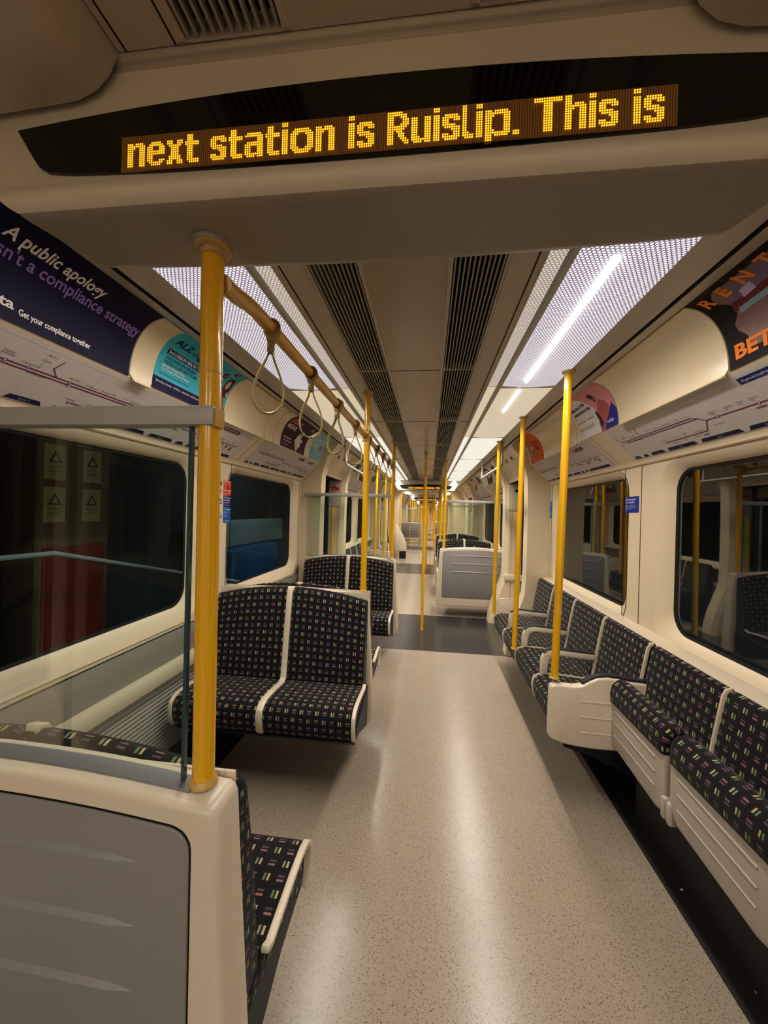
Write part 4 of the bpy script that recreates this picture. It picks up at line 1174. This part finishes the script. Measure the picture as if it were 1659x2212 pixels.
a=poster(1,2.70,.505,'pink and white poster about a registration fee, with a posing person',(222,216,210))
a.poly('pink_ground',[(.17,CL-.004),(.505,CL-.004),(.505,.0),(.36,.0),(.32,.06),(.285,.14),(.22,.22)],(214,140,146),.0014)
a.poly('navy_triangle',[(.36,.0),(.365,.035),(.475,.135),(.505,.09),(.505,.0)],(44,40,130),.0022)
a.text('dark_lettering',[('Skip the £100',.005,.198,.034,.02,0,.20),('registration fee',.003,.162,.034,.02,0,.235)],(50,32,78)); a.text('small_lettering',[('Downloader    Download',.005,.107,.016,.008,0,.235),('start your journey today with a\ntrusted guide, terms apply online',.008,.068,.0125,.0,0,.22),('t and c apply',.01,.028,.010,.0)],(90,70,90))
a.text('white_lettering',[('collide',.385,.032,.028,.02,0,.075)],(220,220,240))
a.poly('body',[(.285,.05),(.30,.12),(.33,.165),(.37,.185),(.42,.16),(.445,.11),(.41,.05),(.36,.0),(.31,.0)],(176,92,90),.0018); a.poly('dark_arm',[(.265,.125),(.285,.135),(.345,.045),(.335,.02),(.31,.03)],(60,32,66),.0024)
a.blob('head',.335,.205,.020,.028,(150,86,90),.0024); a.blob('hair',.328,.226,.024,.020,(60,36,50),.0028)
cover(1,2.702,2.75,'cream holder foot left of the pink poster')
cover(1,2.76,3.40,'blank cream poster holder between the pink and the orange poster')
cover(1,3.40,3.53,'narrow cream holder edge beside the orange poster')
a=poster(1,3.95,.415,'small orange poster with a blue bottle shape',(214,96,34))
a.poly('blue_object',[(.10,.05),(.085,.07),(.075,.14),(.085,.20),(.12,.22),(.135,.20),(.13,.14),(.145,.08),(.15,.05)],(104,128,172),.0018); a.poly('white_band',[(.077,.13),(.082,.165),(.131,.16),(.13,.13)],(210,206,204),.0022)
a.text('dark_lettering',[('Fresh start',.20,.17,.034,.012),('for your',.20,.14,.034,.012),('mornings',.20,.11,.034,.012),('25%',.33,.03,.03,.02)],(96,32,24))
cover(1,3.955,4.04,'last cream holder edge beyond the orange poster')

# ---------------------------------------------------------------- line maps
PUR=(112,28,92)
def line_map(side,ynear,yfar,label,detail=True):
    e=empty('line_map',(0,0,0),0,label,'line map'); Wd=abs(yfar-ynear)
    y_left=ynear if side<0 else yfar
    a=Art(map_fn(side,y_left),e); s=Wd/1.78
    a.rect('map_sheet',0,Wd,.004,ML-.006,(206,198,194),.0004,1,2)
    U=lambda x:x*s
    b=MB(); L=lambda pts,w_,h_=.0012: a.line(b,[(U(p[0]),p[1]) for p in pts],w_,h_)
    # u coordinate 0..1.78 from the reader's left; main line
    L([(.08,.125),(.62,.125),(.72,.125)],.0045); L([(.30,.137),(.69,.137),(.75,.105)],.0045); L([(.06,.137),(.30,.137)],.0045)
    L([(.75,.105),(1.70,.105)],.0045); L([(.39,.057),(.70,.057),(.75,.105)],.0045); L([(.27,.20),(.255,.165),(.285,.138)],.0035); L([(.02,.165),(.05,.137)],.0035)
    b.build('purple_route',fl_(PUR),e,smooth=False)
    # white station circles with rings
    for (x,y,r_) in ((.11,.137,.006),(.185,.137,.005),(.34,.137,.006),(.345,.124,.006),(.60,.137,.005),(.40,.057,.005),(.47,.057,.005),(.53,.057,.005),(.82,.105,.006),(1.03,.105,.006),(1.18,.105,.007),(1.40,.105,.006),(1.58,.105,.006)):
        n=12; b=MB(); b2=MB()
        b.add([a.fn(U(x)+r_*math.cos(2*math.pi*i/n),y+r_*math.sin(2*math.pi*i/n),.0016) for i in range(n)],[tuple(range(n))])
        b2.add([a.fn(U(x)+r_*.6*math.cos(2*math.pi*i/n),y+r_*.6*math.sin(2*math.pi*i/n),.0020) for i in range(n)],[tuple(range(n))])
        ro=b.build('station_ring',fl_((60,30,80)),e,smooth=False); b2.build('station_dot',fl_((220,214,210)),ro,smooth=False)
    # station names
    N=[('Chesham',.0,.172),('Amersham',.01,.118),('Chalfont\n& Latimer',.085,.166),('Chorleywood',.155,.149),('Rickmansworth',.19,.119),('Watford',.205,.202),('Croxley',.20,.178),('Moor Park',.325,.152),('Northwood',.40,.147),('Northwood Hills',.475,.147),('Pinner',.585,.150),('North Harrow',.635,.147),
       ('Uxbridge',.375,.069),('Hillingdon',.435,.042),('Ickenham',.47,.069),('Ruislip',.52,.042),('Ruislip\nManor',.55,.077),('Eastcote',.60,.042),('Rayners Lane',.63,.066),('West Harrow',.76,.07),('Harrow-on-\nthe-Hill',.79,.130),('Northwick\nPark',.88,.130),('Preston\nRoad',.95,.130),('Wembley\nPark',1.01,.130),('Finchley Road',1.14,.122),('Baker\nStreet',1.24,.130),('Great Portland\nStreet',1.31,.092),('Euston\nSquare',1.36,.130),("King's Cross\nSt. Pancras",1.43,.130),('Farringdon',1.48,.092),('Barbican',1.52,.118),('Moorgate',1.57,.092),('Liverpool\nStreet',1.60,.130),('Aldgate',1.67,.118)]
    sz=.0105*max(.75,min(1,s)); 
    for n_,x,y in N: a.text('station_name',[(n_,U(x),y,sz,.0)],(52,48,62),.0016)
    # grid hairlines
    b=MB()
    for x in (.0,.20,.42,.62,.84,1.06,1.28,1.75): a.line(b,[(U(x)+.01,.03),(U(x)+.01,ML-.02)],.0008,.0008)
    a.line(b,[(.01,ML-.02),(Wd-.02,ML-.02)],.0008,.0008)
    b.build('grid_lines',fl_((150,144,146)),e,smooth=False)
    # zone bars
    b=MB(); zs=[(.0,.08,'Zone 9'),(.10,.16,'8'),(.18,.32,'Zone 7'),(.34,.58,'Zone 6'),(.60,.86,'Zone 5'),(.88,1.08,'Zone 4'),(1.10,1.18,'3'),(1.20,1.27,'2'),(1.29,1.72,'Zone 1')]
    for x0,x1,t_ in zs:
        x0,x1=U(x0)+.006,U(x1); b.add([a.fn(x0,.008,.0012),a.fn(x1,.008,.0012),a.fn(x1-.012,.027,.0012),a.fn(x0+.012,.027,.0012)],[(0,1,2,3)])
    b.build('zone_bars',fl_((34,34,62)),e,smooth=False)
    a.text('zone_lettering',[(t_,(U(x0)+U(x1))/2-.015,.013,.012,.0) for x0,x1,t_ in zs],(180,180,196),.0018)
    # interchange blocks below the line
    for x,y,w_,h_,rgb in ((1.00,.085,.045,.010,(120,70,96)),(1.165,.083,.05,.011,(110,70,110)),(1.24,.075,.035,.022,(150,110,110)),(1.40,.070,.03,.026,(60,50,100)),(1.46,.080,.03,.014,(130,70,96)),(1.56,.078,.03,.016,(58,50,120)),(1.62,.062,.035,.034,(150,100,110)),(.66,.040,.035,.008,(80,50,100))):
        a.rect('interchange_box',U(x),U(x)+w_*s,y-.0,y+h_-.004,rgb,.0012,1,1)
    # labels at the top right
    a.rect('line_name_plate',U(1.38),U(1.58),ML-.052,ML-.026,PUR,.0012,1,1)
    a.text('plate_lettering',[('Metropolitan line',U(1.388),ML-.044,.0245*s,.01)],(226,210,216),.0018)
    a.rect('web_plate',U(1.04),U(1.22),ML-.052,ML-.026,(30,34,96),.0012,1,1)
    a.text('web_lettering',[('tfl.gov.uk/stepfree',U(1.052),ML-.044,.0165*s,.005)],(200,204,226),.0018)
    a.text('key_lettering',[('Step-free access',U(1.235),ML-.038,.012*s,0),('Interchange',U(1.31),ML-.046,.012*s,0)],(90,80,90),.0016)
    return e
line_map(-1,.90,2.50,'long white metro line map on the left, under the dark and turquoise posters')
line_map(-1,2.66,4.02,'shorter white metro line map on the left, under the purple poster')
line_map(1,.77,2.37,'long white metro line map on the right, under the blank holder')
line_map(1,2.62,4.00,'shorter white metro line map on the right, behind the worn yellow pole')
for s,sd in ((-1,'left'),(1,'right')):
    for y0,y1,nm in ((5.55,7.1,'nearer'),(7.35,9.0,'farther')):
        e=empty('line_map',(0,0,0),0,'small far line map on the %s beyond the doors, %s one'%(sd,nm),'line map'); a=Art(map_fn(s,y0 if s<0 else y1),e); Wd=y1-y0
        a.rect('map_sheet',0,Wd,.004,ML-.006,(206,198,194),.0004,1,2)
        b=MB(); a.line(b,[(.1,.13),(.6,.13),(.7,.10),(Wd-.15,.10)],.005,.0012); a.line(b,[(.35,.06),(.62,.06),(.7,.10)],.005,.0012); b.build('purple_route',fl_(PUR),e,smooth=False)
        b=MB(); a.line(b,[(.05,.018),(.4,.018)],.014,.0012); a.line(b,[(.45,.018),(Wd-.1,.018)],.014,.0012); b.build('zone_bars',fl_((34,34,62)),e,smooth=False)
    for y0,w_,rgb,nm in ((5.6,.5,(196,190,184),'white poster with dark bars'),(6.3,.5,(60,58,66),'dark grey poster'),(7.5,.5,(190,186,184),'pale grey poster'),(8.2,.5,(150,60,50),'brick red poster')):
        a=poster(s,y0 if s<0 else y0+w_,w_,'far %s on the %s beyond the doors'%(nm,sd),rgb)
        a.rect('poster_block',.08,w_-.08,.10,CL-.06,(70,70,80) if rgb[0]>150 and rgb[1]>100 else (200,196,190),.0012)

# ---------------------------------------------------------------- notices
def notice(side,y,z,w_,h_,rgb,label,lines,X=1.30,trgb=(232,228,226),icon=None):
    """y = reader's left edge, z = bottom"""
    e=empty('notice_sticker',(side*X,y,z),0,label,'notice')
    def fn(u_,v_,h): return (-side*(h+.0006),(u_ if side<0 else -u_),v_)
    a=Art(fn,e); a.rect('sticker_face',0,w_,0,h_,rgb,.0002,1,1)
    a.text('lettering',lines,trgb,.0010)
    if icon:
        ir,iz,kind=icon
        a.blob('icon_ring',-.035,iz,ir,ir,(196,60,50) if kind in('bottle','cigarette') else (28,36,120),.0004,24)
        if kind in('bottle','cigarette'): 
            a.blob('icon_field',-.035,iz,ir*.8,ir*.8,(214,200,184),.0008,24)
            if kind=='bottle': a.poly('icon_bottle',[(-.044,iz-.012),(-.026,iz-.012),(-.026,iz),(-.031,iz+.012),(-.037,iz+.012),(-.044,iz)],(60,40,30),.0012)
            else: a.poly('icon_cigarette',[(-.050,iz-.003),(-.020,iz-.003),(-.020,iz+.003),(-.050,iz+.003)],(60,40,30),.0012)
        elif kind=='camera': a.poly('icon_camera',[(-.047,iz-.004),(-.028,iz+.010),(-.022,iz+.003),(-.040,iz-.010)],(226,224,222),.0012)
        else:
            a.poly('icon_mark',[(-.038,iz-.003),(-.032,iz-.003),(-.030,iz+.014),(-.040,iz+.014)],(226,224,222),.0012); a.blob('icon_dot',-.035,iz-.010,.003,.003,(226,224,222),.0012,10)
    return e
T=[]
yL=2.462
notice(-1,yL,1.583,.105,.050,(206,58,46),'red no alcohol notice, topmost on the left pillar',[('No alcohol',.006,.036,.018,.012),('Drinking alcohol is not allowed\non this train',.006,.022,.0068,0)],icon=(.017,.027,'bottle'))
notice(-1,yL,1.531,.105,.049,(206,54,44),'red no smoking notice, second down on the left pillar',[('No smoking',.006,.028,.018,.012),('including e-cigarettes',.006,.012,.009,0)],icon=(.017,.027,'cigarette'))
notice(-1,yL,1.452,.105,.076,(28,22,108),'dark blue camera notice, third down on the left pillar',[('CCTV cameras\nin operation',.006,.058,.0155,.012),('Images are being recorded\nfor your safety',.006,.030,.0075,0),('For information call us',.006,.010,.008,0)],icon=(.018,.035,'camera'))
notice(-1,yL,1.343,.105,.106,(22,84,164),'lighter blue emergency notice, lowest on the left pillar',[('In an emergency',.006,.088,.0142,.012),('Tell the driver at once\nusing the alarm',.006,.072,.0078,0),('Stay on the train if\nyou possibly can',.006,.050,.0078,0),('Do not take risks',.006,.010,.010,.01)],icon=(.018,.050,'mark'))
notice(1,2.553,1.478,.158,.098,(32,48,142),'blue penalty fare notice on the pillar between the right windows',[('£100 penalty fare\nor prosecution',.008,.075,.0165,.012),('If you do not have a valid\nticket or smartcard for your\nentire journey',.008,.042,.0105,0)])
notice(1,4.045,1.42,.05,.17,(70,110,160),'small narrow blue notice at the far edge of the right window wall',[('See it',.006,.13,.014,.01),('Say it\nSorted',.006,.06,.014,.01)],X=1.299)
# red alarm notice and marks on the far left pillar, seen above the glass screen
for s,sd in ((-1,'left'),(1,'right')):
    if s<0:
        e=empty('alarm_notice',(-1.28,5.182,1.72),0,'small red alarm notice over the glass screen on the left','notice')
        a=Art(lambda u_,v_,h:(u_,-h-.012,v_),e); a.rect('sticker_face',0,.13,0,.042,(196,44,36),.0002,1,1); a.text('lettering',[('Emergency alarm',.035,.024,.012,.01),('Pull handle',.035,.010,.009,0)],(232,200,190),.0008); a.blob('white_flame',.018,.02,.008,.012,(226,214,206),.0006)
for s in (-1,1):
    e=empty('door_label',(0,0,0),0,'grey printed labels on the sloping panel over the %s doors'%('left' if s<0 else 'right'),'label')
    def fn(u_,v_,h,s=s):
        t_=v_; x=.96+(1.12-.96)*t_; z=2.16+(1.885-2.16)*t_; return (s*(x-.004-h*.8),4.4+u_,z-.004-h*.5)
    a=Art(fn,e)
    for u_ in (.08,.35,.62): a.rect('printed_mark',u_,u_+.06,.2,.32,(96,96,96),.0006,1,1)
# two specks of litter on the dark floor edge
for (x,y) in ((1.10,1.62),(1.12,1.30)):
    e=MB(); e.prismZ([(x,y),(x+.008,y+.002),(x+.006,y+.008),(x-.002,y+.006)],.006,.008); tag(e.build('litter_scrap',fl_((214,206,190))), 'tiny white paper scrap on the black floor edge, %s'%('upper one' if y>1.5 else 'lower one'),'litter')
# added outside the left windows as stand-ins for reflections: cabinet, notices, handrail, low units
e=empty('standin_cabinet',(-2.02,1.98,0),0,'made-up tall brown cabinet with triangle warning notices, standing in for a reflection in the big left window','cabinet')
b=MB(); b.box(-.2,.0,-.14,.34,.2,1.95); b.build('cabinet_body',fl_((104,84,60)),e,bevel=.01)
b=MB(); b.box(.0,.01,-.10,.30,.25,1.2); b.build('red_door',fl_((120,44,36)),e)
for yy in (-.10,.14):
    for zz in (1.58,1.34):
        a=Art(lambda u_,v_,h,yy=yy,zz=zz:(.002+h,yy+u_,zz+v_),e); a.rect('warning_sheet',0,.13,0,.20,(166,160,120),.0004,1,1)
        a.poly('warning_triangle',[(.025,.10),(.105,.10),(.065,.165)],(40,38,30),.0012); a.poly('triangle_field',[(.040,.107),(.090,.107),(.065,.15)],(170,164,120),.0018)
        a.text('lettering',[('Danger',.028,.07,.022,0),('keep off',.024,.045,.022,0)],(60,56,46),.0012)
e=empty('standin_handrail',(-1.75,.2,0),0,'pale handrail added outside the left windows, standing in for a reflection','handrail')  # added rail, stands for one mirrored in the glass
b=MB(); b.tube([(0,0,1.22),(0,1.5,1.20),(0,3.4,.72)],.012,8); b.build('top_tube',fl_((170,176,172)),e)
for yy in (.3,1.2,):
    b=MB(); b.tube([(0,yy,.2),(0,yy,1.22)],.012,8); b.build('rail_post',fl_((150,156,152)),e)
e=empty('standin_units',(-2.3,3.9,0),0,'blue and white low units added outside the second left window, standing in for reflected seats','stand-in unit')  # added units, stand for the bluish seats mirrored in the pane
b=MB(); b.box(0,.3,0,1.3,.45,.98); b.build('blue_unit',fl_((40,84,120)),e,bevel=.03)
b=MB(); b.box(0,.12,-.4,1.9,.98,1.30); b.build('pale_unit',fl_((130,150,150)),e,bevel=.03)

ld=bpy.data.lights.new('lineside_fill','AREA'); ld.size=.5; ld.energy=8; ld.color=(.75,.9,1); lo=bpy.data.objects.new('lineside_fill',ld); lo.location=(-1.6,4.6,2.5); lo.rotation_euler=(0,math.radians(-25),0); link(lo)  # cool fill light added outside to brighten the view through the left windows
ld=bpy.data.lights.new('lineside_fill','AREA'); ld.size=.4; ld.energy=1.6; ld.color=(1,.85,.6); lo=bpy.data.objects.new('lineside_fill',ld); lo.location=(-1.55,2.0,2.5); lo.rotation_euler=(0,math.radians(-20),0); link(lo)  # warm fill light added for the cabinet, no real lamp there
